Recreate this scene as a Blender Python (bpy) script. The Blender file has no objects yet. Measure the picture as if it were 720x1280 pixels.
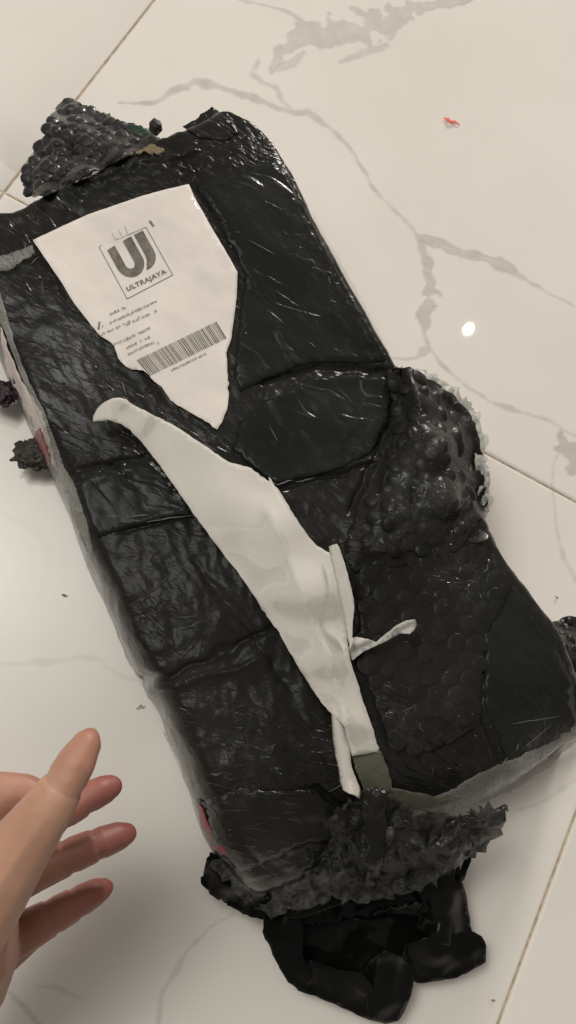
import bpy, bmesh, math, random
import numpy as np
from mathutils import Vector, Matrix
from mathutils.bvhtree import BVHTree
from mathutils.geometry import delaunay_2d_cdt

random.seed(7)
np.random.seed(7)
scene = bpy.context.scene
COL = scene.collection

# ------------------------------------------------------------------ camera
FPX, PW, PH = 1050.0, 720.0, 1280.0
def nrm(v): v = np.array(v, float); return v / np.linalg.norm(v)
YC = nrm([1545, -2835, FPX])                       # tile joint direction (world Y) in camera axes
XC = np.array([0.887, 0.461, 0.0]); XC = nrm(XC - YC * XC.dot(YC))
ZC = np.cross(XC, YC)                              # floor normal
RM = np.stack([XC, YC, ZC], axis=1)                # camera(x right, y down, z forward) <- world
C0 = 0.665 * np.array([(5 - 360) / FPX, (240 - 640) / FPX, 1.0])
CAMW = -RM.T @ C0

cam_d = bpy.data.cameras.new('camera')
cam = bpy.data.objects.new('camera', cam_d); COL.objects.link(cam)
cam_d.sensor_fit = 'VERTICAL'; cam_d.sensor_height = 36.0
cam_d.lens = FPX / PH * 36.0
cam_d.clip_start = 0.01; cam_d.clip_end = 60
rx, ry, rz = RM[0], -RM[1], -RM[2]                 # blender camera axes in world
cam.matrix_world = Matrix(((rx[0], ry[0], rz[0], CAMW[0]), (rx[1], ry[1], rz[1], CAMW[1]),
                           (rx[2], ry[2], rz[2], CAMW[2]), (0, 0, 0, 1)))
scene.camera = cam

def ray(px, py):
    return nrm(RM.T @ np.array([(px - 360) / FPX, (py - 640) / FPX, 1.0]))
def at(px, py, z=0.0):
    d = ray(px, py); t = (z - CAMW[2]) / d[2]
    return CAMW + d * t
def proj(P):
    P = np.asarray(P, float); c = P @ RM.T + C0
    return np.stack([360 + FPX * c[..., 0] / c[..., 2], 640 + FPX * c[..., 1] / c[..., 2]], -1)
def depth(P): return (np.asarray(P) @ RM.T + C0)[..., 2]

# ------------------------------------------------------------------ light
world = bpy.data.worlds.new('World'); scene.world = world; world.use_nodes = True
bg = world.node_tree.nodes['Background']
bg.inputs[0].default_value = (1.0, 0.925, 0.84, 1); bg.inputs[1].default_value = 0.225
def lamp_from_reflection(px, py, h):
    F = at(px, py, 0); d = nrm(F - CAMW); d = d * np.array([1, 1, -1])
    return F + d * (h / d[2]), F
def add_area(name, loc, target, size, watts, col):
    l = bpy.data.lights.new(name, 'AREA'); l.shape = 'DISK'; l.size = size; l.energy = watts; l.color = col
    o = bpy.data.objects.new(name, l); COL.objects.link(o); o.location = loc
    o.rotation_euler = (Vector(target) - Vector(loc)).to_track_quat('-Z', 'Y').to_euler()
    return o
L1, F1 = lamp_from_reflection(585, 412, 1.55)
l1 = bpy.data.lights.new('ceiling_lamp_light', 'SPOT'); l1.energy = 1.6; l1.shadow_soft_size = 0.012; l1.color = (1.0, 0.925, 0.82)
l1.spot_size = math.radians(60); l1.spot_blend = 1.0
lo = bpy.data.objects.new('ceiling_lamp_light', l1); COL.objects.link(lo); lo.location = L1
lo.rotation_euler = (Vector(at(350, 260, 0)) - Vector(L1)).to_track_quat('-Z', 'Y').to_euler()
L2, F2 = lamp_from_reflection(-45, 710, 1.6)
L3, F3 = lamp_from_reflection(760, -330, 1.15)
add_area('added_key_light', L3, at(300, 350, 0), 0.55, 74.0, (1.0, 0.915, 0.855))  # unseen soft key light, added for the brightness gradient and soft shadows
for sz_ in np.arange(.08, 1.31, .08):  # unseen bright source on the left; stacked discs soften its reflection
    w_ = 10.5 * sz_ ** 2 * (1.36 - sz_) ** 1.6
    add_area('left_glow_light', L2, F2, sz_, w_, (1.0, 0.985, 0.93))
scene.view_settings.view_transform = 'Standard'; scene.view_settings.look = 'None'
scene.view_settings.exposure = 0.0; scene.view_settings.gamma = 1.0
scene.render.engine = 'CYCLES'
scene.cycles.max_bounces = 8

# ------------------------------------------------------------------ helpers
def hash3(i, j, k):
    n = (i.astype(np.int64) * 73856093) ^ (j.astype(np.int64) * 19349663) ^ (k.astype(np.int64) * 83492791)
    n = (n ^ (n >> 13)) * 1274126177
    n = n ^ (n >> 16)
    return n & 0xffff
GR = np.random.RandomState(3).normal(size=(65536, 3)); GR /= np.linalg.norm(GR, axis=1)[:, None]
def perlin(P):
    P = np.asarray(P, float); I = np.floor(P).astype(np.int64); f = P - I
    w = f * f * f * (f * (f * 6 - 15) + 10)
    out = 0
    for a in (0, 1):
        for b in (0, 1):
            for c in (0, 1):
                g = GR[hash3(I[..., 0] + a, I[..., 1] + b, I[..., 2] + c)]
                d = (g * (f - np.array([a, b, c]))).sum(-1)
                ww = (w[..., 0] if a else 1 - w[..., 0]) * (w[..., 1] if b else 1 - w[..., 1]) * (w[..., 2] if c else 1 - w[..., 2])
                out = out + d * ww
    return out * 1.6
def fbm(P, octv=4):
    s, a = 0, 1.0; P = np.asarray(P, float)
    for o in range(octv):
        s = s + a * perlin(P + 17.3 * o); P = P * 2.03; a *= 0.5
    return s
def crumple(P, octv=3):
    s, a = 0, 1.0; P = np.asarray(P, float)
    for o in range(octv):
        s = s + a * (np.abs(perlin(P + 31.7 * o)) - 0.25); P = P * 1.9; a *= 0.55
    return s
def seg_dist(Q, poly, closed=False):
    Q = np.asarray(Q, float); poly = [np.array(p[:2], float) for p in poly]
    n = len(poly); D = np.full(Q.shape[:-1], 1e9)
    for i in range(n if closed else n - 1):
        a, b = poly[i], poly[(i + 1) % n]; ab = b - a
        t = np.clip(((Q - a) @ ab) / max(ab @ ab, 1e-12), 0, 1)
        D = np.minimum(D, np.linalg.norm(Q - (a + t[..., None] * ab), axis=-1))
    return D
def inside(Q, poly):
    Q = np.asarray(Q, float); r = np.zeros(Q.shape[:-1], bool); n = len(poly)
    x, y = Q[..., 0], Q[..., 1]
    for i in range(n):
        x1, y1 = poly[i]; x2, y2 = poly[(i + 1) % n]
        if y1 == y2: continue
        c = ((y1 > y) != (y2 > y)) & (x < (x2 - x1) * (y - y1) / (y2 - y1) + x1)
        r ^= c
    return r
def mask(Q, poly, soft):
    d = seg_dist(Q, poly, True); d = np.where(inside(Q, poly), d, -d)
    t = np.clip(d / soft + 0.5, 0, 1); return t * t * (3 - 2 * t)
def smoothpoly(poly, closed, step, jit=0.0):
    """resample a polyline evenly, with a ragged jitter"""
    P = [np.array(p, float) for p in poly]
    if closed: P.append(P[0])
    out = []
    for a, b in zip(P[:-1], P[1:]):
        n = max(1, int(round(np.linalg.norm(b[:2] - a[:2]) / step)))
        for k in range(n):
            p = a + (b - a) * k / n
            if k and jit: p = p + np.array([random.gauss(0, jit), random.gauss(0, jit)] + [0] * (len(p) - 2))
            out.append(p)
    if not closed: out.append(P[-1])
    return out

def link(name, me, mat=None, parent=None):
    o = bpy.data.objects.new(name, me); COL.objects.link(o)
    if mat is not None: me.materials.append(mat)
    if parent is not None: o.parent = parent
    return o
def mesh_from(name, V, F, smooth=True):
    me = bpy.data.meshes.new(name)
    me.from_pydata([tuple(v) for v in V], [], [tuple(f) for f in F]); me.update()
    if smooth: me.polygons.foreach_set('use_smooth', [True] * len(me.polygons))
    return me
def tag(o, label, cat, group=None):
    o['label'] = label; o['category'] = cat
    if group: o['group'] = group
def empty(name, loc=(0, 0, 0)):
    o = bpy.data.objects.new(name, None); COL.objects.link(o); o.location = loc; o.empty_display_size = 0.05
    return o
def grid_faces(nu, nv):
    i = np.arange(nu - 1)[:, None] * nv + np.arange(nv - 1)[None, :]
    return np.stack([i, i + nv, i + nv + 1, i + 1], -1).reshape(-1, 4)

# ------------------------------------------------------------------ materials
class NT:
    def __init__(s, name):
        s.m = bpy.data.materials.new(name); s.m.use_nodes = True; s.t = s.m.node_tree
        s.b = s.t.nodes['Principled BSDF']
    def n(s, t, **k):
        x = s.t.nodes.new(t)
        for a, v in k.items():
            if a.startswith('_'): setattr(x, a[1:], v)
            else: x.inputs[a.replace('__', ' ')].default_value = v
        return x
    def l(s, a, b): s.t.links.new(a, b)
def ramp(nt, src, stops):
    r = nt.n('ShaderNodeValToRGB'); e = r.color_ramp.elements
    while len(e) < len(stops): e.new(0.5)
    for x, (p, c) in zip(e, stops): x.position = p; x.color = (c[0], c[1], c[2], 1)
    nt.l(src, r.inputs[0]); return r.outputs[0]

def film_mat(name, base, rough=0.3, var=0.5, crease=0.35, cscale=22.0, fine=0.15, coat=0.6, alpha=1.0, stretch=(1, 1, 1), spec=0.5, dust=0.0):
    nt = NT(name); b = nt.b
    tc = nt.n('ShaderNodeNewGeometry')
    mp = nt.n('ShaderNodeMapping'); mp.inputs['Scale'].default_value = stretch
    mp.inputs['Rotation'].default_value = (0, 0, math.radians(35))
    nt.l(tc.outputs['Position'], mp.inputs['Vector'])
    n1 = nt.n('ShaderNodeTexNoise', Scale=14.0, Detail=5.0, Roughness=0.6); nt.l(mp.outputs[0], n1.inputs['Vector'])
    c = ramp(nt, n1.outputs['Fac'], [(0.3, [x * (1 - var) for x in base]), (0.55, base), (0.75, [x * (1 + var) for x in base])])
    b.inputs['Roughness'].default_value = rough
    if dust > 0:
        nd = nt.n('ShaderNodeTexNoise', Scale=160.0, Detail=6.0, Roughness=0.75); nt.l(mp.outputs[0], nd.inputs['Vector'])
        nd2 = nt.n('ShaderNodeTexNoise', Scale=9.0, Detail=3.0); nt.l(tc.outputs['Position'], nd2.inputs['Vector'])
        m2 = nt.n('ShaderNodeMath', _operation='MULTIPLY'); nt.l(nd.outputs['Fac'], m2.inputs[0]); nt.l(nd2.outputs['Fac'], m2.inputs[1])
        mr = nt.n('ShaderNodeMapRange'); mr.inputs[1].default_value = 0.27; mr.inputs[2].default_value = 0.42
        mr.inputs[3].default_value = 0; mr.inputs[4].default_value = dust; nt.l(m2.outputs[0], mr.inputs[0])
        mx = nt.n('ShaderNodeMixRGB'); nt.l(mr.outputs[0], mx.inputs[0]); nt.l(c, mx.inputs[1]); mx.inputs[2].default_value = (0.13, 0.13, 0.12, 1)
        c = mx.outputs[0]
    nt.l(c, b.inputs['Base Color'])
    nc = nt.n('ShaderNodeTexNoise', Scale=11.0, Detail=3.0); nt.l(tc.outputs['Position'], nc.inputs['Vector'])
    mc = nt.n('ShaderNodeMapRange'); mc.inputs[1].default_value = 0.50; mc.inputs[2].default_value = 0.66; mc.inputs[3].default_value = 0; mc.inputs[4].default_value = coat
    nt.l(nc.outputs['Fac'], mc.inputs[0]); nt.l(mc.outputs[0], b.inputs['Coat Weight']); b.inputs['Coat Roughness'].default_value = 0.10
    b.inputs['Specular IOR Level'].default_value = spec
    # creases: thin pulled ridges in two directions, broad facets, soft noise
    wn = nt.n('ShaderNodeTexNoise', Scale=12.0, Detail=2.0); nt.l(tc.outputs['Position'], wn.inputs['Vector'])
    prev = None
    for rot_, st_, sc_, wd_, hs_ in ((38, (1, 5, 1), cscale * 1.4, .030, 1.0), (-28, (1, 4, 1), cscale * 2.2, .035, .6), (80, (1, 2, 1), cscale * 4.0, .05, .35)):
        m_ = nt.n('ShaderNodeMapping'); m_.inputs['Scale'].default_value = st_; m_.inputs['Rotation'].default_value = (0, 0, math.radians(rot_))
        ad = nt.n('ShaderNodeVectorMath', _operation='MULTIPLY_ADD'); nt.l(wn.outputs['Color'], ad.inputs[0]); ad.inputs[1].default_value = (0.05, 0.05, 0.05); nt.l(tc.outputs['Position'], ad.inputs[2])
        nt.l(ad.outputs[0], m_.inputs['Vector'])
        q_ = nt.n('ShaderNodeTexNoise', Scale=sc_, Detail=1.5); nt.l(m_.outputs[0], q_.inputs['Vector'])
        s1 = nt.n('ShaderNodeMath', _operation='SUBTRACT'); nt.l(q_.outputs['Fac'], s1.inputs[0]); s1.inputs[1].default_value = .5
        s2 = nt.n('ShaderNodeMath', _operation='ABSOLUTE'); nt.l(s1.outputs[0], s2.inputs[0])
        s3 = nt.n('ShaderNodeMapRange'); s3.inputs[1].default_value = 0; s3.inputs[2].default_value = wd_; s3.inputs[3].default_value = 1; s3.inputs[4].default_value = 0; nt.l(s2.outputs[0], s3.inputs[0])
        pn = nt.n('ShaderNodeTexNoise', Scale=9.0 + rot_ * .05, Detail=2.0); pv = nt.n('ShaderNodeVectorMath', _operation='ADD'); nt.l(tc.outputs['Position'], pv.inputs[0]); pv.inputs[1].default_value = (rot_ * .1, 1.7, 0)
        nt.l(pv.outputs[0], pn.inputs['Vector'])
        pr = nt.n('ShaderNodeMapRange'); pr.inputs[1].default_value = .50; pr.inputs[2].default_value = .70; nt.l(pn.outputs['Fac'], pr.inputs[0])
        pm = nt.n('ShaderNodeMath', _operation='MULTIPLY'); nt.l(s3.outputs[0], pm.inputs[0]); nt.l(pr.outputs[0], pm.inputs[1])
        bp = nt.n('ShaderNodeBump', Strength=min(1.0, crease * 2.2 * hs_), Distance=0.0011); nt.l(pm.outputs[0], bp.inputs['Height'])
        if prev: nt.l(prev.outputs[0], bp.inputs['Normal'])
        prev = bp
    v = nt.n('ShaderNodeTexVoronoi', Scale=cscale * 1.6); nt.l(mp.outputs[0], v.inputs['Vector'])
    n2 = nt.n('ShaderNodeTexNoise', Scale=90.0, Detail=5.0, Roughness=0.6); nt.l(mp.outputs[0], n2.inputs['Vector'])
    b2 = nt.n('ShaderNodeBump', Strength=crease, Distance=0.0035); nt.l(v.outputs['Distance'], b2.inputs['Height']); nt.l(prev.outputs[0], b2.inputs['Normal'])
    b3 = nt.n('ShaderNodeBump', Strength=fine, Distance=0.002); nt.l(n2.outputs['Fac'], b3.inputs['Height']); nt.l(b2.outputs[0], b3.inputs['Normal'])
    nt.l(b3.outputs[0], b.inputs['Normal']); nt.l(b3.outputs[0], b.inputs['Coat Normal'])
    b.inputs['Alpha'].default_value = alpha
    return nt.m

M_wrap = film_mat('black_stretch_film', (0.0125, 0.0120, 0.0102), rough=0.24, var=.45, crease=0.30, cscale=18, fine=0.30, coat=0.45, spec=.2, stretch=(1, 1.8, 1), dust=0.10)
M_band = film_mat('black_smooth_film', (0.0120, 0.0125, 0.0112), rough=0.22, var=.4, crease=0.26, cscale=11, fine=0.20, coat=0.35, spec=.2, stretch=(1, 2.2, 1), dust=0.06)
M_bub = film_mat('dark_bubble_film', (0.0115, 0.0108, 0.009), rough=0.32, var=.6, crease=0.3, cscale=35, fine=0.3, coat=0.5, spec=.2, dust=0.22)
M_bubble = film_mat('dark_bubble', (0.012, 0.0112, 0.0092), rough=0.32, var=.6, crease=0.2, cscale=50, fine=0.2, coat=0.45, spec=.2, dust=0.12)
M_bag = film_mat('black_glossy_bag', (0.0035, 0.0035, 0.003), rough=0.24, var=.2, crease=0.07, cscale=14, fine=0.12, coat=0.3, spec=.07)
M_torn = film_mat('torn_grey_film', (0.016, 0.015, 0.012), rough=0.55, var=0.8, crease=0.7, cscale=60, fine=0.6, coat=0.6, dust=0.5)
M_tape = film_mat('clear_tape', (0.30, 0.30, 0.27), rough=0.18, var=0.4, crease=0.3, cscale=14, fine=0.2, coat=1.0, alpha=0.06)
M_tape_glare = film_mat('clear_tape_glare', (0.40, 0.39, 0.35), rough=0.25, var=0.5, crease=0.5, cscale=20, fine=0.4, coat=1.0, alpha=0.21, stretch=(1, 3, 1))  # clear tape with its pale highlight put into the base colour
M_olive = film_mat('brown_tape', (0.10, 0.095, 0.07), rough=0.3, var=0.3, crease=0.2, cscale=20, fine=0.2, coat=0.6, alpha=0.85)
M_bubble2 = film_mat('slate_bubble', (0.021, 0.0205, 0.021), rough=0.38, var=.6, crease=0.25, cscale=50, fine=0.2, coat=0.4, spec=.25, dust=0.12)
M_clearb = film_mat('clear_bubble', (0.42, 0.42, 0.38), rough=0.3, var=0.25, crease=0.35, cscale=60, fine=0.3, coat=0.6, alpha=0.5)
M_carton = film_mat('pale_carton', (0.50, 0.43, 0.40), rough=0.5, var=0.25, crease=0.3, cscale=20, fine=0.3, coat=0.8)
M_red = film_mat('red_print', (0.22, 0.025, 0.04), rough=0.4, var=0.5, crease=0.4, cscale=30, fine=0.3, coat=0.8)
M_yellow = film_mat('yellowed_tape', (0.22, 0.17, 0.09), rough=0.35, var=0.5, crease=0.6, cscale=50, fine=0.5, coat=0.8, alpha=0.6)
M_green = film_mat('dark_green_film', (0.01, 0.03, 0.012), rough=0.3, crease=0.4, cscale=40, coat=0.8)
M_fibre = film_mat('dark_fibre', (0.055, 0.05, 0.04), rough=0.6, var=0.8, crease=0.9, cscale=90, fine=0.8, coat=0.1)
M_plum = film_mat('dark_plum_film', (0.035, 0.018, 0.024), rough=0.4, var=0.8, crease=0.9, cscale=60, fine=0.6, coat=0.4)

def paper_mat(name, base, bump=0.25, stain=0.12):
    nt = NT(name); b = nt.b
    tc = nt.n('ShaderNodeNewGeometry')
    n1 = nt.n('ShaderNodeTexNoise', Scale=18.0, Detail=6.0, Roughness=0.65); nt.l(tc.outputs['Position'], n1.inputs['Vector'])
    c = ramp(nt, n1.outputs['Fac'], [(0.35, [x * (1 - stain) for x in base]), (0.6, base)])
    nt.l(c, b.inputs['Base Color']); b.inputs['Roughness'].default_value = 0.6
    v = nt.n('ShaderNodeTexNoise', Scale=35.0, Detail=3.0); nt.l(tc.outputs['Position'], v.inputs['Vector'])
    n2 = nt.n('ShaderNodeTexNoise', Scale=400.0, Detail=4.0); nt.l(tc.outputs['Position'], n2.inputs['Vector'])
    b1 = nt.n('ShaderNodeBump', Strength=bump, Distance=0.003); nt.l(v.outputs['Fac'], b1.inputs['Height'])
    b2 = nt.n('ShaderNodeBump', Strength=0.12, Distance=0.0004); nt.l(n2.outputs['Fac'], b2.inputs['Height']); nt.l(b1.outputs[0], b2.inputs['Normal'])
    nt.l(b2.outputs[0], b.inputs['Normal'])
    return nt.m
M_label = paper_mat('label_paper', (0.74, 0.68, 0.62), 0.35)
M_label.node_tree.nodes['Principled BSDF'].inputs['Coat Weight'].default_value = 0.25
M_paper = paper_mat('white_paper', (0.53, 0.51, 0.455), 0.10, 0.05)
def flat_mat(name, base, rough=0.6):
    nt = NT(name); nt.b.inputs['Roughness'].default_value = rough
    tc = nt.n('ShaderNodeNewGeometry')
    n1 = nt.n('ShaderNodeTexNoise', Scale=150.0, Detail=5.0, Roughness=0.7); nt.l(tc.outputs['Position'], n1.inputs['Vector'])
    nt.l(ramp(nt, n1.outputs['Fac'], [(0.35, base), (0.68, [min(1, x * 2.0 + .03) for x in base])]), nt.b.inputs['Base Color'])
    return nt.m
M_ink = flat_mat('printed_ink', (0.085, 0.075, 0.06))
M_ink2 = flat_mat('faded_ink', (0.22, 0.195, 0.16))
M_bar = flat_mat('barcode_ink', (0.10, 0.088, 0.072))
M_scrap = flat_mat('red_scrap', (0.55, 0.08, 0.05))
M_dirt = flat_mat('dirt_speck', (0.16, 0.12, 0.09))
M_grout = flat_mat('grout', (0.30, 0.235, 0.17), 0.9)

# marble tile: base + vein attribute painted by real vein lines, soft procedural clouding
nt = NT('polished_marble_tile'); b = nt.b
at_ = nt.n('ShaderNodeAttribute', _attribute_name='vein')
geo = nt.n('ShaderNodeNewGeometry')
n1 = nt.n('ShaderNodeTexNoise', Scale=5.0, Detail=6.0, Roughness=0.55); nt.l(geo.outputs['Position'], n1.inputs['Vector'])
cb = ramp(nt, n1.outputs['Fac'], [(0.3, (0.74, 0.70, 0.64)), (0.62, (0.80, 0.76, 0.70))])
mx = nt.n('ShaderNodeMixRGB'); nt.l(at_.outputs['Fac'], mx.inputs[0]); nt.l(cb, mx.inputs[1]); mx.inputs[2].default_value = (0.27, 0.255, 0.22, 1)
nt.l(mx.outputs[0], b.inputs['Base Color'])
b.inputs['Roughness'].default_value = 0.028; b.inputs['Specular IOR Level'].default_value = 0.5
n3 = nt.n('ShaderNodeTexNoise', Scale=7.0, Detail=2.0); nt.l(geo.outputs['Position'], n3.inputs['Vector'])
bb = nt.n('ShaderNodeBump', Strength=0.05, Distance=0.004); nt.l(n3.outputs['Fac'], bb.inputs['Height']); nt.l(bb.outputs[0], b.inputs['Normal'])
M_tile = nt.m

# ------------------------------------------------------------------ floor: tiles with grout joints
VEINS = [  # (points (x, y, width px), strength)
    ([(150, 131, 3), (190, 128, 4), (205, 121, 6), (225, 108, 9), (247, 103, 10), (290, 114, 8), (330, 128, 7), (365, 141, 6), (385, 139, 8), (402, 151, 7), (430, 175, 5), (450, 205, 4), (468, 236, 3.5), (490, 260, 4), (505, 275, 4), (522, 292, 5)], .50),
    ([(522, 293, 7), (545, 305, 12), (570, 314, 9), (600, 322, 10), (625, 329, 14), (645, 342, 6), (680, 364, 4), (722, 386, 2.5)], .45),
    ([(526, 298, 6), (533, 325, 12), (537, 345, 10), (537, 370, 19), (531, 395, 15), (528, 412, 6), (537, 436, 4.5), (552, 455, 3.5), (574, 477, 3)], .48),
    ([(488, 449, 3), (518, 448, 4), (528, 441, 12), (537, 441, 5)], .4),
    ([(574, 477, 2.5), (592, 488, 4), (610, 499, 5), (632, 512, 7), (660, 516, 4), (690, 526, 3.5), (722, 548, 4)], .42),
    ([(702, 535, 3), (706, 560, 18), (725, 572, 40)], .55),
    ([(706, 545, 3), (694, 575, 3), (691, 610, 2.5), (695, 665, 3), (706, 700, 4), (722, 725, 6)], .35),
    ([(322, 78, 6), (317, 92, 10), (330, 103, 7), (346, 111, 5), (355, 128, 5), (368, 141, 5)], .38),
    ([(300, 0, 3), (330, 5, 3), (358, 15, 4), (382, 27, 5)], .4),
    ([(340, 86, 8), (352, 66, 14), (372, 45, 22), (400, 42, 30), (440, 38, 34), (475, 30, 30), (505, 16, 24), (530, 6, 14), (590, 0, 5)], .42),
    ([(352, 82, 12), (366, 78, 12), (378, 66, 8)], .35),
    ([(425, 78, 5), (450, 66, 10), (482, 58, 8)], .40),
    ([(0, 830, 6), (50, 828, 8), (90, 822, 7), (120, 824, 5), (155, 845, 5), (185, 858, 4)], .20),
    ([(291, 1143, 4), (262, 1160, 4), (238, 1185, 3.5), (222, 1210, 8), (205, 1238, 4), (196, 1285, 5)], .38),
    ([(10, 1240, 3), (30, 1258, 6), (52, 1285, 8)], .42),
    ([(45, 1232, 3), (70, 1234, 4), (108, 1250, 3)], .25),
    ([(720, 972, 3), (700, 988, 5), (675, 1004, 4), (640, 1016, 3)], .25),
    ([(0, 640, 6), (40, 660, 10), (70, 700, 6)], .06),
]
def vein_at(XY):
    """XY world floor points -> vein value"""
    P3 = np.concatenate([XY, np.zeros((len(XY), 1))], 1)
    Q = proj(P3)
    wob = np.stack([fbm(P3 * 45, 3), fbm(P3 * 45 + 50, 3)], -1) * 3.5
    wob2 = fbm(P3 * 70 + 9, 3)
    out = np.zeros(len(XY))
    for pts, st in VEINS:
        for (x1, y1, w1), (x2, y2, w2) in zip(pts[:-1], pts[1:]):
            m = max(w1, w2) * 1.5 + 12
            sel = (Q[:, 0] > min(x1, x2) - m) & (Q[:, 0] < max(x1, x2) + m) & (Q[:, 1] > min(y1, y2) - m) & (Q[:, 1] < max(y1, y2) + m)
            if not sel.any(): continue
            wmax = max(w1, w2)
            q = Q[sel] + wob[sel] * (0.5 + 0.5 * min(1, wmax / 10)) ; a = np.array([x1, y1]); ab = np.array([x2 - x1, y2 - y1], float)
            t = np.clip(((q - a) @ ab) / (ab @ ab), 0, 1)
            d = np.linalg.norm(q - (a + t[:, None] * ab), axis=1)
            w = (w1 + (w2 - w1) * t) * 0.5
            w = np.maximum(w * (1 + wob2[sel] * (1.0 if wmax > 14 else 0.6)), 0.6)
            v = np.clip((w - d) / (1.2 + 0.25 * w) + 0.5, 0, 1)
            core = 0.72 + 0.6 * np.clip(1 - np.abs(w - d) / 2.5, 0, 1) * (wmax > 11) + 0.25 * wob2[sel]
            out[sel] = np.maximum(out[sel], st * v * core)
    return out
floor = link('floor', mesh_from('floor', [(-3.2, -3.2, -0.002), (3.2, -3.2, -0.002), (3.2, 3.2, -0.002), (-3.2, 3.2, -0.002)], [(0, 1, 2, 3)], False), M_grout)
floor['kind'] = 'structure'
T, G = 0.600, 0.0011
def make_tile(ix, iy, step):
    x0, x1, y0, y1 = ix * T + G, (ix + 1) * T - G, iy * T + G, (iy + 1) * T - G
    n = max(2, int(T / step))
    e = 0.0006
    gx = np.concatenate([[x0], np.linspace(x0 + e, x1 - e, n), [x1]])
    gy = np.concatenate([[y0], np.linspace(y0 + e, y1 - e, n), [y1]])
    XX, YY = np.meshgrid(gx, gy, indexing='ij')
    Z = np.zeros_like(XX); Z[0] = Z[-1] = -0.0006; Z[:, 0] = Z[:, -1] = -0.0006
    Z[0, 0] = Z[0, -1] = Z[-1, 0] = Z[-1, -1] = -0.0006
    V = np.stack([XX, YY, Z], -1).reshape(-1, 3)
    m = n + 2
    F = grid_faces(m, m)
    # skirt down into the joint
    ring = [i * m for i in range(m)] + [(m - 1) * m + j for j in range(1, m)] + [i * m + m - 1 for i in range(m - 2, -1, -1)] + [j for j in range(m - 2, 0, -1)]
    base = len(V); Vs = V[ring].copy(); Vs[:, 2] = -0.004
    S = [(ring[k], base + k, base + (k + 1) % len(ring), ring[(k + 1) % len(ring)]) for k in range(len(ring))]
    V = np.concatenate([V, Vs])
    me = bpy.data.meshes.new('floor_tile')
    me.vertices.add(len(V)); me.vertices.foreach_set('co', V.ravel())
    allF = np.concatenate([F, np.array(S)])
    me.loops.add(allF.size); me.loops.foreach_set('vertex_index', allF.ravel().astype(np.int32))
    me.polygons.add(len(allF)); me.polygons.foreach_set('loop_start', np.arange(0, allF.size, 4, dtype=np.int32))
    me.update(calc_edges=True)
    at2 = me.attributes.new('vein', 'FLOAT', 'POINT')
    if step < 0.004: at2.data.foreach_set('value', vein_at(V[:, :2]).astype(np.float32))
    o = link('floor_tile', me, M_tile, floor)
    return o
for ix in range(-3, 4):
    for iy in range(-4, 3):
        make_tile(ix, iy, 0.0017 if (ix, iy) in ((0, -1), (0, 0), (1, -1), (-1, -1), (1, 0)) else 0.06)

# ------------------------------------------------------------------ parcel body
H = 0.105
def curve(pts, n):
    P = np.array([at(x, y, z)[:2] for x, y, z in pts])
    # catmull-rom then even resample
    Q = []
    for i in range(len(P) - 1):
        p0, p1, p2, p3 = P[max(i - 1, 0)], P[i], P[i + 1], P[min(i + 2, len(P) - 1)]
        for t in np.linspace(0, 1, 12, endpoint=False):
            Q.append(0.5 * ((2 * p1) + (-p0 + p2) * t + (2 * p0 - 5 * p1 + 4 * p2 - p3) * t * t + (-p0 + 3 * p1 - 3 * p2 + p3) * t ** 3))
    Q.append(P[-1]); Q = np.array(Q)
    s = np.concatenate([[0], np.cumsum(np.linalg.norm(np.diff(Q, axis=0), axis=1))])
    return lambda t: np.stack([np.interp(t * s[-1], s, Q[:, 0]), np.interp(t * s[-1], s, Q[:, 1])], -1), s[-1]
TL, TR, BR, BL = (-62, 292, .05), (284, 148, .10), (775, 912, .07), (318, 1128, .05)
cT, lT = curve([TL, (0, 258, .10), (50, 234, .10), (100, 212, .10), (160, 182, .10), (200, 166, .10), (236, 152, .10), (262, 136, .10), TR], 0)
cB, lB = curve([BL, (380, 1108, .05), (450, 1072, .06), (550, 1034, .07), (620, 1008, .075), (680, 972, .075), (725, 938, .075), BR], 0)
cL, lL = curve([TL, (-18, 385, .03), (2, 455, .025), (22, 500, .025), (48, 560, .025), (80, 628, .03), (104, 695, .03), (130, 750, .04), (158, 818, .05), (190, 872, .06), (205, 905, .06), (226, 958, .05), (243, 1005, .05), (258, 1052, .05), (285, 1092, .05), BL], 0)
cR, lR = curve([TR, (338, 182, .095), (372, 228, .095), (384, 250, .095), (404, 288, .095), (440, 350, .095), (500, 455, .095), (556, 560, .095), (614, 662, .095), (658, 725, .095), (698, 782, .09), (740, 855, .085), BR], 0)
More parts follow.
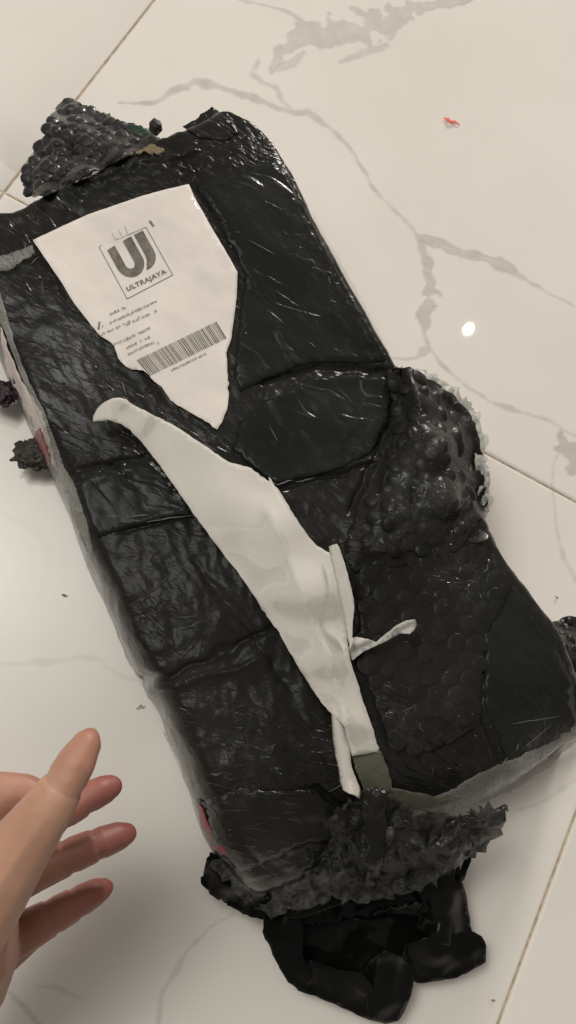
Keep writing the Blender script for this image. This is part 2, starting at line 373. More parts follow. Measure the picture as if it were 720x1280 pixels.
def body_mesh(step, fine):
    nu, nv = int(lL / step), int(lT / step)
    r = 0.022
    def params(n, L):
        th = np.linspace(0, math.pi / 2, 11)[:-1]
        e = r * (1 - np.cos(th)) / L
        return np.concatenate([e, np.linspace(r / L, 1 - r / L, n), 1 - e[::-1]])
    U, Vp = params(nu, 0.66), params(nv, 0.31)
    UU, VV = np.meshgrid(U, Vp, indexing='ij')
    # rounded profile; push the corners round
    dx = np.minimum(VV, 1 - VV) * 0.31; dy = np.minimum(UU, 1 - UU) * 0.66
    a = np.clip(1 - dx / r, 0, 1); b_ = np.clip(1 - dy / r, 0, 1)
    p = 3.0
    e = (a ** p + b_ ** p) ** (1 / p); k = np.where(e > 1, 1 / np.maximum(e, 1e-9), 1)
    a2, b2 = a * k, b_ * k
    VV2 = np.where(a > 0, np.where(VV < .5, r * (1 - a2) / .31, 1 - r * (1 - a2) / .31), VV)
    UU2 = np.where(b_ > 0, np.where(UU < .5, r * (1 - b2) / .66, 1 - r * (1 - b2) / .66), UU)
    z = H * np.clip(1 - a2 ** p - b2 ** p, 0, 1) ** (1 / p)
    u, v = UU2, VV2
    P = ((1 - u)[..., None] * cT(v.ravel()).reshape(v.shape + (2,)) + u[..., None] * cB(v.ravel()).reshape(v.shape + (2,))
         + (1 - v)[..., None] * cL(u.ravel()).reshape(u.shape + (2,)) + v[..., None] * cR(u.ravel()).reshape(u.shape + (2,)))
    c = [at(*q)[:2] for q in (TL, TR, BL, BR)]
    P = P - ((1 - u) * (1 - v))[..., None] * c[0] - ((1 - u) * v)[..., None] * c[1] - (u * (1 - v))[..., None] * c[2] - (u * v)[..., None] * c[3]
    X = np.concatenate([P, z[..., None]], -1)
    # lower towards the opened end
    dn = np.clip((u - 0.86) / 0.14, 0, 1); X[..., 2] *= 1 - 0.42 * dn ** 1.6
    top = np.clip((z / H - 0.3) / 0.6, 0, 1)
    X[..., 2] += top * (0.0045 * fbm(X * 7, 2) + 0.004 * np.sin(v * math.pi))
    # normals
    du = np.gradient(X, axis=0); dv = np.gradient(X, axis=1)
    N = np.cross(du, dv); N /= np.linalg.norm(N, axis=-1, keepdims=True) + 1e-12
    if N[X.shape[0] // 2, X.shape[1] // 2, 2] < 0: N = -N
    Q = proj(X)
    D = np.zeros(z.shape)
    def gauss(poly, w, jit=4.0):
        qq = Q + np.stack([fbm(X * 60, 2), fbm(X * 60 + 40, 2)], -1) * jit
        d = seg_dist(qq, poly); return np.exp(-(d / w) ** 2)
    if True:
        D += 0.006 * mask(Q, [(470, 470), (620, 470), (640, 660), (560, 700), (450, 700), (430, 640)], 60) * 0.5
        D += 0.0010 * crumple(X * np.array([16, 30, 16]), 2)
    if fine:
        smooth_lab = 1 - 0.85 * mask(Q, [(41, 300), (232, 230), (297, 342), (284, 470), (272, 535), (180, 462), (92, 378)], 12)
        rot = X @ np.array([[0.82, -0.57, 0], [0.57, 0.82, 0], [0, 0, 1]]).T
        D += smooth_lab * (-0.0009 * crumple(rot * np.array([30, 75, 40]), 3) + 0.0003 * fbm(X * 110, 3))
        D += smooth_lab * -0.0011 * crumple(rot * np.array([45, 70, 60]), 3) * mask(Q, [(0, 620), (260, 600), (420, 900), (470, 1060), (300, 1140), (180, 900)], 80)
        C = lambda poly, w, dep, jit=4.0: gauss(poly, w, jit) * dep
        D -= C([(330, 482), (352, 470), (395, 457), (440, 458), (492, 464)], 3.30, 0.00358)
        D += C([(340, 500), (400, 474), (480, 476)], 5.40, 0.00138)
        D -= C([(84, 600), (100, 585), (140, 578), (185, 568)], 2.10, 0.00275)
        D += C([(90, 612), (140, 592), (190, 582)], 4.80, 0.00121)
        D -= C([(138, 578), (158, 596), (175, 614)], 1.80, 0.00275, 2)
        D -= C([(150, 668), (190, 655), (240, 646)], 2.10, 0.00220)
        D += C([(150, 660), (190, 648), (245, 638)], 3.00, 0.00165)
        D -= C([(345, 612), (390, 600), (430, 592), (480, 576)], 2.10, 0.00275)
        D += C([(345, 604), (390, 592), (430, 584), (480, 568)], 3.00, 0.00154)
        D -= C([(492, 470), (492, 520), (470, 565), (452, 605), (435, 640)], 4.20, 0.00275)
        D -= C([(165, 850), (200, 846), (250, 830), (300, 800), (350, 780)], 5.40, 0.00330, 8)
        D += C([(190, 862), (260, 850), (330, 820)], 6.00, 0.00165, 8)
        D -= C([(240, 700), (300, 770), (350, 850)], 4.80, 0.00165, 8)
        D -= C([(600, 760), (602, 820), (598, 880), (615, 930), (628, 960), (630, 1000)], 2.40, 0.00220, 3)
        D += C([(610, 760), (612, 820), (610, 880), (625, 930)], 3.00, 0.00110, 3)
        D -= C([(395, 985), (430, 1010), (458, 1040)], 4.20, 0.00385, 4)
        D += C([(355, 1010), (400, 1020), (440, 1035)], 6.00, 0.00220, 6)
        D -= C([(250, 1000), (300, 1040), (330, 1090)], 3.60, 0.00275, 6)
        D -= C([(195, 160), (230, 150), (262, 142)], 2.40, 0.00275, 3)
        D -= C([(430, 560), (500, 480)], 2.40, 0.00110, 6)
        D += C([(100, 232), (160, 205), (250, 190)], 3.60, 0.00220, 6)
        # bubbles pressing up under the film
        for poly, hgt, sp, seed in (([(455, 640), (600, 660), (640, 740), (612, 800), (600, 900), (520, 930), (470, 880), (450, 760)], 0.0030, 0.0135, 1),
                                    ([(120, 190), (250, 150), (330, 190), (250, 225), (110, 250)], 0.0008, 0.012, 2)):
            m = mask(Q, poly, 30)
            gx, gy = X[..., 0] / sp, X[..., 1] / (sp * 0.866)
            best = np.full(z.shape, 9.0)
            for oy in (-1, 0, 1):
                for ox in (-1, 0, 1):
                    jy = np.floor(gy) + oy; jx = np.floor(gx - 0.5 * (jy % 2)) + ox
                    h1 = hash3(jx, jy, np.full_like(jx, seed)) / 65536.0 - .5; h2 = hash3(jx, jy, np.full_like(jx, seed + 5)) / 65536.0 - .5
                    ccx = jx + 0.5 * (jy % 2) + 0.5 + 0.25 * h1; ccy = jy + 0.5 + 0.25 * h2
                    best = np.minimum(best, np.hypot(gx - ccx, (gy - ccy) * 0.866))
            D += m * hgt * (1.0 * np.clip(1 - (best / 0.46) ** 4, 0, 1) ** 0.5 - 0.3)
    X = X + N * D[..., None] * np.clip(0.9 + top, 0, 1)[..., None]
    X[..., 2] = np.maximum(X[..., 2], 0.0008)
    return X, N
Xs, _ = body_mesh(0.005, False)
nu_, nv_ = Xs.shape[:2]
bvh = BVHTree.FromPolygons([Vector(p) for p in Xs.reshape(-1, 3)], [tuple(int(i) for i in f) for f in grid_faces(nu_, nv_)])
Xf, Nf = body_mesh(0.0013, True)
nuf, nvf = Xf.shape[:2]
Ff = grid_faces(nuf, nvf)
# closed underside
vb = Xf.reshape(-1, 3)
ring = [i * nvf for i in range(nuf)] + [(nuf - 1) * nvf + j for j in range(1, nvf)] + [i * nvf + nvf - 1 for i in range(nuf - 2, -1, -1)] + list(range(nvf - 2, 0, -1))
ctr = vb.mean(0); ctr[2] = 0.0004
V_all = np.concatenate([vb, [ctr]])
faces = [tuple(int(i) for i in f) for f in Ff] + [(ring[k], ring[(k + 1) % len(ring)], len(vb)) for k in range(len(ring))]
parcel = empty('wrapped_parcel', tuple(at(330, 620, 0)))
PL = np.array(parcel.location)
tag(parcel, 'long parcel in black film and bubble wrap with a torn label, lying on marble floor', 'parcel')
def part(name, me, mat, label=None, parent=None):
    """a part given in world coordinates, re-based on the parcel's origin"""
    par = parent or parcel
    me.transform(Matrix.Translation(-Vector(PL)))
    o = link(name, me, mat, par)
    if label: o['label'] = label
    return o
me = mesh_from('film_wrap', V_all, faces)
bm = bmesh.new(); bm.from_mesh(me); bmesh.ops.recalc_face_normals(bm, faces=bm.faces); bm.to_mesh(me); bm.free()
body = part('film_wrap', me, M_wrap)
bvh_f = BVHTree.FromPolygons([Vector(p) for p in vb], [tuple(int(i) for i in f) for f in Ff])

def hit(px, py, tree=None):
    d = ray(px, py); h = (tree or bvh).ray_cast(Vector(CAMW), Vector(d))
    if h[0] is None: return at(px, py, 0.0)
    p = np.array(h[0]); return p

# ------------------------------------------------------------------ sheets
def tri_sheet(outline, step, zfun=None, off=0.001, noise=0.0, nscale=60, holes=None, thick=0.0003, edge_curl=0.0, kind='crumple', tree=None, name='sheet'):
    """outline traced on the photo -> thin sheet lying over the parcel or at heights given by zfun(px,py,hit_z)"""
    O = [np.array(p, float) for p in outline]
    xs, ys = [p[0] for p in O], [p[1] for p in O]
    pts = [Vector((p[0], p[1])) for p in O]
    E = [(i, (i + 1) % len(O)) for i in range(len(O))]
    gx = np.arange(min(xs), max(xs), step); gy = np.arange(min(ys), max(ys), step * .87)
    G2 = np.array([(x + (step / 2 if j % 2 else 0), y) for j, y in enumerate(gy) for x in gx])
    G2 = G2 + np.random.uniform(-.18, .18, G2.shape) * step
    ok = inside(G2, [tuple(p[:2]) for p in O]) & (seg_dist(G2, O, True) > step * .45)
    pts += [Vector(q) for q in G2[ok]]
    v2, _, f2, _, _, _ = delaunay_2d_cdt(pts, E, [], 1, 1e-4)
    v2 = np.array([tuple(v) for v in v2])
    ed = seg_dist(v2, O, True)
    P = []
    for (x, y), d in zip(v2, ed):
        h = hit(x, y, tree); z = h[2] + off if zfun is None else zfun(x, y, h[2])
        z += edge_curl * math.exp(-(d / 6.0) ** 2)
        P.append(at(x, y, z))
    P = np.array(P)
    if noise:
        nz = {'crumple': lambda: -crumple(P * nscale, 3), 'fbm': lambda: fbm(P * nscale, 3), 'ridge': lambda: -crumple(P * nscale, 2) * 1.2}[kind]()
        up = np.clip(nz + .25, 0, None) if zfun is None else nz
        d3 = (CAMW - P); d3 /= np.linalg.norm(d3, axis=1, keepdims=True)
        P = P + d3 * (noise * up)[:, None]
    P[:, 2] = np.maximum(P[:, 2], 0.0006)
    F = [tuple(f) for f in f2]
    # orient up, give thickness
    n = len(P); F2 = []
    for f in F:
        a, b2, c = P[f[0]], P[f[1]], P[f[2]]
        if np.cross(b2 - a, c - a) @ (CAMW - a) < 0: f = f[::-1]
        F2.append(f)
    bm = bmesh.new()
    vs = [bm.verts.new(p) for p in P]
    for f in F2:
        try: bm.faces.new([vs[i] for i in f])
        except ValueError: pass
    bm.normal_update()
    if thick:
        g = bmesh.ops.solidify(bm, geom=list(bm.faces), thickness=thick)
    me = bpy.data.meshes.new(name); bm.to_mesh(me); bm.free()
    me.polygons.foreach_set('use_smooth', [True] * len(me.polygons))
    return me
def idw(ctrl, pw=3, sm=9.0):
    C = np.array(ctrl, float)
    def f(x, y, hz):
        d2 = (C[:, 0] - x) ** 2 + (C[:, 1] - y) ** 2 + sm * sm; w = d2 ** (-pw / 2)
        return float((w * C[:, 2]).sum() / w.sum())
    return f
rg = lambda poly, step=5, j=1.0, closed=True: smoothpoly(poly, closed, step, j)

# overlapping film layers
band1 = part('film_band', tri_sheet(rg([(352, 492), (400, 470), (440, 466), (486, 470), (489, 500), (484, 530), (466, 562), (440, 578), (400, 592), (362, 600), (345, 602), (318, 585), (290, 560), (300, 530), (325, 505)], 5, 1.2), 6, off=0.0009, noise=0.0010, nscale=20, tree=bvh_f), M_band)
band2 = part('film_band', tri_sheet(rg([(92, 606), (112, 592), (145, 585), (186, 574), (205, 592), (230, 628), (238, 642), (190, 652), (152, 662), (122, 672), (108, 650)], 5, 1.2), 6, off=0.0009, noise=0.0012, nscale=22, tree=bvh_f), M_band)
band3 = part('film_band', tri_sheet(rg([(300, 215), (345, 200), (372, 240), (400, 300), (440, 375), (482, 450), (440, 452), (390, 452), (330, 476), (300, 490), (292, 470), (300, 400), (306, 340), (270, 270), (245, 232)], 6, 1.0), 7, off=0.0008, noise=0.0006, nscale=16, tree=bvh_f), M_band)
band4 = part('film_band', tri_sheet(rg([(605, 690), (640, 730), (690, 800), (716, 850), (722, 915), (690, 945), (640, 962), (626, 930), (606, 880), (604, 800), (598, 740)], 6, .8), 8, off=0.0008, noise=0.0006, nscale=14, tree=bvh_f), M_band)

# ------------------------------------------------------------------ bubble pieces
def dome(seed, squash=0.55, seg=12, rings=5):
    rr = random.Random(seed); V = []; F = []
    el = rr.uniform(.9, 1.1); ph = [rr.uniform(0, 6.28) for _ in range(3)]
    for i in range(rings):
        t = i / (rings - 1) * math.pi / 2 * 1.0
        for j in range(seg):
            a = 2 * math.pi * j / seg
            k = 1 + .06 * math.sin(2 * a + ph[0]) + .04 * math.sin(3 * a + ph[1])
            rad = math.cos(t) ** .8 if i < rings - 1 else 0.0
            V.append((rad * k * el * math.cos(a), rad * k / el * math.sin(a), squash * math.sin(t) ** 1.0 * (1 + .05 * math.sin(a + ph[2]))))
        if i:
            for j in range(seg):
                F.append(((i - 1) * seg + j, (i - 1) * seg + (j + 1) % seg, i * seg + (j + 1) % seg, i * seg + j))
    me = mesh_from('bubble', V, F); bm = bmesh.new(); bm.from_mesh(me)
    bmesh.ops.remove_doubles(bm, verts=bm.verts, dist=1e-4); bm.to_mesh(me); bm.free()
    return me
DOMES = [dome(k, sq) for k, sq in enumerate((.5, .6, .7, .45, .62, .55))]
CLEAR = [d.copy() for d in DOMES[:3]]
SLATE = [d.copy() for d in DOMES]
for d in SLATE: d.materials.append(M_bubble2)
for d in DOMES: d.materials.append(M_bubble)
for d in CLEAR: d.materials.append(M_clearb)
def put_bubble(parent, P, N, r, clear=False, dome_i=None, flat=1.0):
    o = bpy.data.objects.new('bubble', random.choice(CLEAR if clear else (SLATE if P[1] > -.06 and P[0] < .15 else DOMES))); COL.objects.link(o)
    o.parent = parent
    N = Vector(N).normalized()
    q = N.to_track_quat('Z', 'Y')
    M = Matrix.Translation(Vector(P) - Vector(PL)) @ q.to_matrix().to_4x4() @ Matrix.Rotation(random.uniform(0, 6.28), 4, 'Z') @ Matrix.Diagonal((r, r * random.uniform(.85, 1.1), r * flat, 1))
    o.matrix_local = M
    return o
def fill_bubbles(parent, sheet_me, poly, sp_px, r_px, tilt=0.25, flat=1.0, keep=1.0, sink=0.15, ang=20):
    V = np.empty(len(sheet_me.vertices) * 3); sheet_me.vertices.foreach_get('co', V); V = V.reshape(-1, 3) + PL
    tree = BVHTree.FromPolygons([Vector(v) for v in V], [tuple(p.vertices) for p in sheet_me.polygons])
    ca, sa = math.cos(math.radians(ang)), math.sin(math.radians(ang))
    xs = [p[0] for p in poly]; ys = [p[1] for p in poly]; cx, cy = np.mean(xs), np.mean(ys)
    R = int(max(max(xs) - min(xs), max(ys) - min(ys)) / sp_px) + 2
    k = 0
    for j in range(-R, R + 1):
        for i in range(-R, R + 1):
            a, b2 = (i + .5 * (j % 2)) * sp_px, j * sp_px * .866
            x, y = cx + a * ca - b2 * sa + random.gauss(0, sp_px * .1), cy + a * sa + b2 * ca + random.gauss(0, sp_px * .1)
            q = np.array([[x, y]])
            if not inside(q, poly)[0] or random.random() > keep: continue
            d = ray(x, y); h = tree.ray_cast(Vector(CAMW), Vector(d))
            if h[0] is None: continue
            n = np.array(h[1]); n = n if n[2] > 0 else -n
            n = nrm(n * .5 + np.array([0, 0, .6]) + np.random.normal(0, tilt, 3) * .4)
            P = np.array(h[0]); r = r_px * depth(P) / FPX * random.uniform(.85, 1.12)
            put_bubble(parent, P - n * r * sink, n, r, flat=flat * random.uniform(.8, 1.25)); k += 1
    return k

# top-left corner of bubble wrap
tri_poly = [(28, 243), (34, 205), (48, 183), (60, 163), (63, 143), (80, 123), (100, 128), (125, 140), (152, 152), (172, 158), (200, 172), (190, 186), (150, 200), (105, 222), (60, 244)]
bw1m = tri_sheet(rg(tri_poly, 5, 1.5), 6, zfun=idw([(28, 243, .07), (48, 183, .055), (80, 123, .035), (120, 140, .05), (160, 155, .075), (200, 172, .102), (150, 200, .114), (105, 222, .114), (60, 244, .114), (75, 180, .082), (110, 180, .092), (60, 215, .088)]), noise=0.006, nscale=45, kind='fbm')
bw1 = part('bubble_wrap', bw1m, M_bub, 'corner of dark bubble wrap poking out of the narrow end')
n1b = fill_bubbles(bw1, bw1m, [(24, 245), (34, 200), (58, 160), (64, 138), (80, 120), (104, 126), (130, 138), (160, 150), (196, 166), (150, 192), (100, 212), (50, 240)], 13.2, 9.6, flat=.85, tilt=.35, sink=.12)
kn = part('bubble_wrap', tri_sheet(rg([(186, 160), (187, 152), (193, 147), (201, 152), (203, 163), (196, 170), (188, 168)], 3, .3), 4, zfun=lambda x, y, z: .085, noise=.002), M_bub)
for (x, y, r) in ((195, 156, 8), (183, 166, 6)):
    P = at(x, y, .09); put_bubble(kn, P, (0.1, 0.3, 1), r * depth(P) / FPX, flat=1.3)
# the large lump along the right edge
lump_poly = [(478, 466), (494, 457), (518, 462), (545, 478), (566, 492), (584, 512), (597, 540), (603, 570), (608, 610), (606, 640), (596, 660), (570, 690), (525, 705), (480, 712), (446, 716), (430, 700), (436, 660), (452, 620), (468, 580), (486, 540), (492, 500)]
lz = idw([(478, 466, .116), (545, 478, .112), (584, 512, .100), (603, 570, .092), (608, 620, .092), (596, 660, .10), (540, 700, .118), (440, 710, .113), (455, 620, .116), (490, 520, .119), (520, 500, .131), (545, 560, .139), (555, 620, .135), (500, 640, .127), (480, 680, .120)])
def lump_z(x, y, z):
    if z < .05: return lz(x, y, z)
    d = float(seg_dist(np.array([[x, y]]), lump_poly, True)[0]); t = min(1.0, d / 34.0); t = t * t * (3 - 2 * t)
    return (z + .0012) * (1 - t) + max(lz(x, y, z), z + .002) * t
bw2m = tri_sheet(rg(lump_poly, 5, 1.6), 5, zfun=lump_z, noise=0.0035, nscale=38, kind='fbm')
bw2 = part('bubble_wrap', bw2m, M_bub, 'thick lump of bubble wrap bulging over the long edge')
n2b = fill_bubbles(bw2, bw2m, [(486, 470), (520, 466), (556, 492), (584, 530), (594, 580), (598, 640), (560, 684), (500, 700), (456, 690), (466, 620), (490, 560), (498, 500)], 19.0, 11.0, flat=.62, tilt=.4, sink=.08, keep=.9)
rim = [(520, 460), (540, 468), (558, 478), (574, 490), (590, 506), (598, 524), (606, 545), (605, 566), (612, 590), (612, 620), (610, 640), (602, 656), (594, 650), (600, 630), (598, 604), (594, 580), (596, 560), (588, 536), (580, 516), (566, 502), (550, 490), (532, 480)]
rimz = idw([(520, 460, .104), (558, 478, .10), (590, 506, .096), (606, 545, .09), (612, 620, .085), (602, 656, .09), (594, 600, .098), (560, 500, .108), (532, 480, .112)])
rimm = tri_sheet(rg(rim, 4, 1.7), 3.5, zfun=rimz, noise=.006, nscale=110, kind='fbm')
bw5 = part('clear_bubble_edge', rimm, M_clearb, 'ragged clear bubble wrap edge')
for (x, y, z, r) in [(541, 474, .106, 9), (562, 489, .104, 8), (571, 498, .102, 10), (592, 520, .098, 9), (602, 552, .094, 11), (603, 573, .092, 8), (606, 600, .09, 12), (609, 626, .09, 11), (603, 645, .09, 8)]:
    P = at(x, y, z); put_bubble(bw5, P, nrm([.5, .1, .8] + np.random.normal(0, .35, 3)), r * depth(P) / FPX, clear=True, flat=.6)
M_cling = film_mat('cling_film', (0.10, 0.10, 0.09), rough=0.2, var=.5, crease=0.6, cscale=30, fine=0.3, coat=1.0, alpha=0.07)
part('film_wrap', tri_sheet(rg([(500, 480), (545, 490), (575, 520), (590, 570), (588, 630), (560, 675), (500, 690), (462, 690), (470, 630), (492, 560)], 8, 2), 4.5, zfun=lambda x, y, z: lump_z(x, y, z) + .0030, noise=.003, nscale=70), M_cling, 'thin cling film over the bubble wrap lump')
# flatter bubbles under the film, lower down
pol3 = [(448, 715), (600, 668), (640, 735), (606, 800), (600, 905), (540, 940), (490, 935), (470, 880), (452, 830), (448, 770)]
bw3m = tri_sheet(rg(pol3, 6, .8), 6, off=.0022, noise=.0009, nscale=30)
bw3 = part('bubble_wrap', bw3m, M_bub, 'flat layer of dark bubble wrap under stretched film')
n3b = fill_bubbles(bw3, bw3m, pol3, 26.0, 12.3, flat=.17, tilt=.10, sink=.02, keep=.85, ang=10)
# corner peeking out on the right
bw4m = tri_sheet(rg([(676, 776), (690, 777), (705, 771), (722, 772), (740, 785), (748, 830), (735, 850), (712, 838), (694, 806)], 4, 1.5), 5, zfun=idw([(676, 776, .06), (705, 771, .05), (740, 785, .045), (740, 840, .07), (700, 810, .08)]), noise=.006, nscale=60)
bw4 = part('bubble_wrap', bw4m, M_bub, 'crumpled corner of bubble wrap at the wide end')
fill_bubbles(bw4, bw4m, [(676, 776), (705, 771), (740, 785), (745, 840), (705, 828)], 13, 6.5, flat=.9, tilt=.5)

# ------------------------------------------------------------------ tufts at left side
def tuft(name, cx, cy, z, rx_, ry_, mat, n, label, seed):
    rr = random.Random(seed); bm = bmesh.new()
    c = at(cx, cy, z); s = depth(c) / FPX
    bmesh.ops.create_icosphere(bm, subdivisions=4, radius=1.0)
    co = np.array([v.co[:] for v in bm.verts])
    dn = 1 + .5 * crumple(co * 1.8 + seed, 3) + .22 * fbm(co * 5 + seed, 3)
    co = co * dn[:, None] * np.array([rx_ * s, ry_ * s, min(rx_, ry_) * s * .7])
    ex = nrm(at(cx + 10, cy, z) - c); ey = nrm(np.cross([0, 0, 1], ex))
    co = c + co[:, :1] * ex + co[:, 1:2] * ey + co[:, 2:] * np.array([0, 0, 1])
    co[:, 2] = np.maximum(co[:, 2], .001)
    for v, q in zip(bm.verts, co): v.co = q
    for k in range(n):
        a = rr.uniform(0, 6.28); d = np.array([math.cos(a), math.sin(a), rr.uniform(0, .5)])
        p0 = c + (ex * d[0] * rx_ + ey * d[1] * ry_) * s * .7
        ln = rr.uniform(.3, .7) * rx_ * s
        p1 = p0 + (ex * d[0] + ey * d[1]) * ln + np.array([0, 0, d[2] * ln])
        sd = np.cross(d, [0, 0, 1]) * rr.uniform(.5, 1.5) * s
        up = np.array([0, 0, .0004])
        vs = [bm.verts.new(q) for q in (p0 + sd, p0 - sd, p1, p0 + up * 2)]
        for f in ((0, 1, 2), (0, 2, 3), (1, 3, 2), (0, 3, 1)): bm.faces.new([vs[i] for i in f])
    for f in bm.faces: f.smooth = True
    me = bpy.data.meshes.new(name); bm.to_mesh(me); bm.free()
    return part(name, me, mat, label)
tuft('torn_tuft', 46, 567, .020, 26, 19, M_fibre, 5, 'greyish brown torn tuft low on the long side', 3)
tuft('torn_tuft', 2, 492, .020, 18, 15, M_plum, 4, 'plum coloured torn tuft near the narrow end', 5)
# carton side showing through clear tape, with red print
side = [(4, 400), (14, 432), (26, 470), (42, 510), (56, 545), (70, 585), (80, 612), (72, 600), (60, 580), (46, 553), (36, 528), (24, 500), (12, 462), (2, 420)]
part('carton_side', tri_sheet(rg([(0, 408), (8, 432), (20, 462), (34, 488), (52, 515), (60, 545), (72, 590), (60, 572), (44, 552), (34, 520), (20, 492), (6, 455)], 5, .8), 4, off=.0022), M_carton, 'pale pinkish carton side under clear tape')
part('red_print', tri_sheet(rg([(40, 542), (50, 535), (56, 552), (63, 576), (60, 584), (52, 576), (46, 560)], 4, .8), 3, off=.0042), M_red)
part('red_print', tri_sheet(rg([(246, 1002), (254, 1012), (262, 1035), (284, 1066), (276, 1070), (262, 1056), (250, 1030)], 4, 1), 3, off=.004, noise=.001), M_red)
part('tape_strip', tri_sheet(rg([(-4, 350), (6, 385), (18, 430), (36, 478), (54, 512), (66, 545), (80, 585), (92, 604), (108, 652), (116, 690), (108, 690), (88, 640), (76, 602), (60, 560), (44, 512), (26, 470), (8, 420), (-6, 390)], 7, .35), 4, off=.0035, noise=.0015), M_tape_glare, 'clear tape along the long side, its milky highlight painted in')
part('tape_strip', tri_sheet(rg([(-10, 322), (10, 318), (40, 306), (44, 316), (14, 336), (-10, 340)], 4, .8), 4, off=.003, noise=.003, nscale=70), M_tape_glare)
part('tape_strip', tri_sheet(rg([(520, 1004), (560, 990), (600, 966), (640, 950), (690, 928), (724, 905), (730, 918), (690, 955), (648, 985), (600, 1004), (560, 1012)], 5, 1.0), 5, off=.0032, noise=.002, nscale=40), M_tape_glare, 'clear tape on the wide end, its milky glare painted in')
part('tape_strip', tri_sheet(rg([(490, 985), (530, 992), (566, 1002), (560, 1018), (530, 1024), (500, 1016), (480, 1000)], 5, .8), 5, off=.004, noise=.0015), M_olive)
part('tape_strip', tri_sheet(rg([(160, 182), (178, 178), (194, 180), (206, 188), (196, 193), (184, 190), (172, 192), (162, 188)], 3, 1.2), 3, off=.0035, noise=.002, nscale=80), M_yellow, 'yellowed scrap of tape at the narrow end')
part('film_scrap', tri_sheet(rg([(160, 158), (176, 156), (186, 164), (180, 172), (166, 166)], 3, .8), 3, zfun=lambda x, y, z: .106), M_green)
part('tape_strip', tri_sheet(rg([(205, 900), (218, 925), (238, 975), (252, 1010), (246, 1012), (228, 970), (204, 915)], 4, .6), 4, off=.0026, noise=.001), M_tape_glare)
part('tape_strip', tri_sheet(rg([(375, 238), (400, 282), (440, 352), (488, 442), (480, 442), (436, 368), (400, 300), (376, 252)], 5, .6), 5, off=.0030, noise=.0012), M_tape)

# thin tape wrinkles, their glints painted in with a pale grey colour
bm = bmesh.new()
def sliver(x0, y0, x1, y1, w=1.0, h=.0009, off=.0016):
    w *= .6
    if min(hit(x0, y0, bvh_f)[2], hit(x1, y1, bvh_f)[2]) < .03: return
    n = 7; prev = None
    for k in range(n):
        t = k / (n - 1); x, y = x0 + (x1 - x0) * t + random.gauss(0, .4), y0 + (y1 - y0) * t + random.gauss(0, .4)
        dx, dy = -(y1 - y0), (x1 - x0); L = math.hypot(dx, dy) + 1e-6; ww = w * math.sin(math.pi * (.08 + .84 * t))
        base = hit(x, y, bvh_f)[2]
        a = at(x - dx / L * ww, y - dy / L * ww, base + off); b_ = at(x + dx / L * ww, y + dy / L * ww, base + off); c = at(x, y, base + off + h * .3 * math.sin(math.pi * t))
        cur = [bm.verts.new(a), bm.verts.new(c), bm.verts.new(b_)]
        if prev:
            bm.faces.new((prev[0], prev[1], cur[1], cur[0])); bm.faces.new((prev[1], prev[2], cur[2], cur[1]))
        prev = cur
WR = [(334, 345, 352, 355, .8), (346, 364, 374, 383, .8), (387, 428, 394, 434, .9), (600, 765, 603, 840, .8), (337, 532, 347, 552, .7), (184, 652, 240, 644, 1.2), (134, 645, 150, 646, 1), (165, 646, 185, 643, 1.2),
      (345, 606, 366, 600, 1.2), (370, 603, 392, 597, 1), (236, 205, 243, 216, 1), (222, 206, 234, 210, 1), (255, 380, 262, 388, .8), (38, 330, 48, 322, 1), (8, 328, 20, 324, 1.4), (24, 326, 36, 318, 1.4),
      (152, 476, 158, 495, .9), (265, 425, 280, 440, .7), (310, 700, 330, 690, .9), (520, 880, 480, 905, .8), (640, 905, 700, 895, .9), (655, 935, 690, 905, .8), (628, 955, 634, 948, 1.5), (645, 938, 648, 930, 1.3),
      (410, 990, 440, 975, .8), (415, 1052, 445, 1040, 1.3), (425, 1060, 440, 1045, 1.0), (120, 595, 128, 610, .8), (60, 560, 90, 600, .9), (52, 350, 55, 372, .8), (150, 405, 158, 398, .8), (440, 300, 452, 322, .6), (330, 250, 352, 262, .6), (310, 300, 345, 318, .6)]
for w in WR: sliver(w[0], w[1], w[2], w[3], w[4])
for k in range(70):
    reg = random.choice([(430, 640, 600, 900), (150, 640, 240, 720), (470, 480, 590, 640), (260, 180, 420, 440), (500, 880, 640, 980), (200, 820, 380, 1000), (60, 420, 200, 560), (120, 180, 260, 220), (340, 1000, 600, 1060)])
    x, y = random.uniform(reg[0], reg[2]), random.uniform(reg[1], reg[3]); a = random.gauss(.6, .5); L = random.choice([random.uniform(2, 5), random.uniform(4, 14)])
    sliver(x, y, x + L * math.cos(a), y + L * math.sin(a), random.uniform(.35, .8), .0008, .003 if x > 430 and y > 460 else .0022)
bm.normal_update()
for f in bm.faces:
    if f.normal.z < 0: f.normal_flip()
me = bpy.data.meshes.new('tape_wrinkle_glints'); bm.to_mesh(me); bm.free()
M_sliv = film_mat('pale_glint_ridge', (0.16, 0.16, 0.145), rough=0.15, crease=0.05, coat=1.0)
w = part('tape_wrinkle_glints', me, M_sliv); w['kind'] = 'stuff'

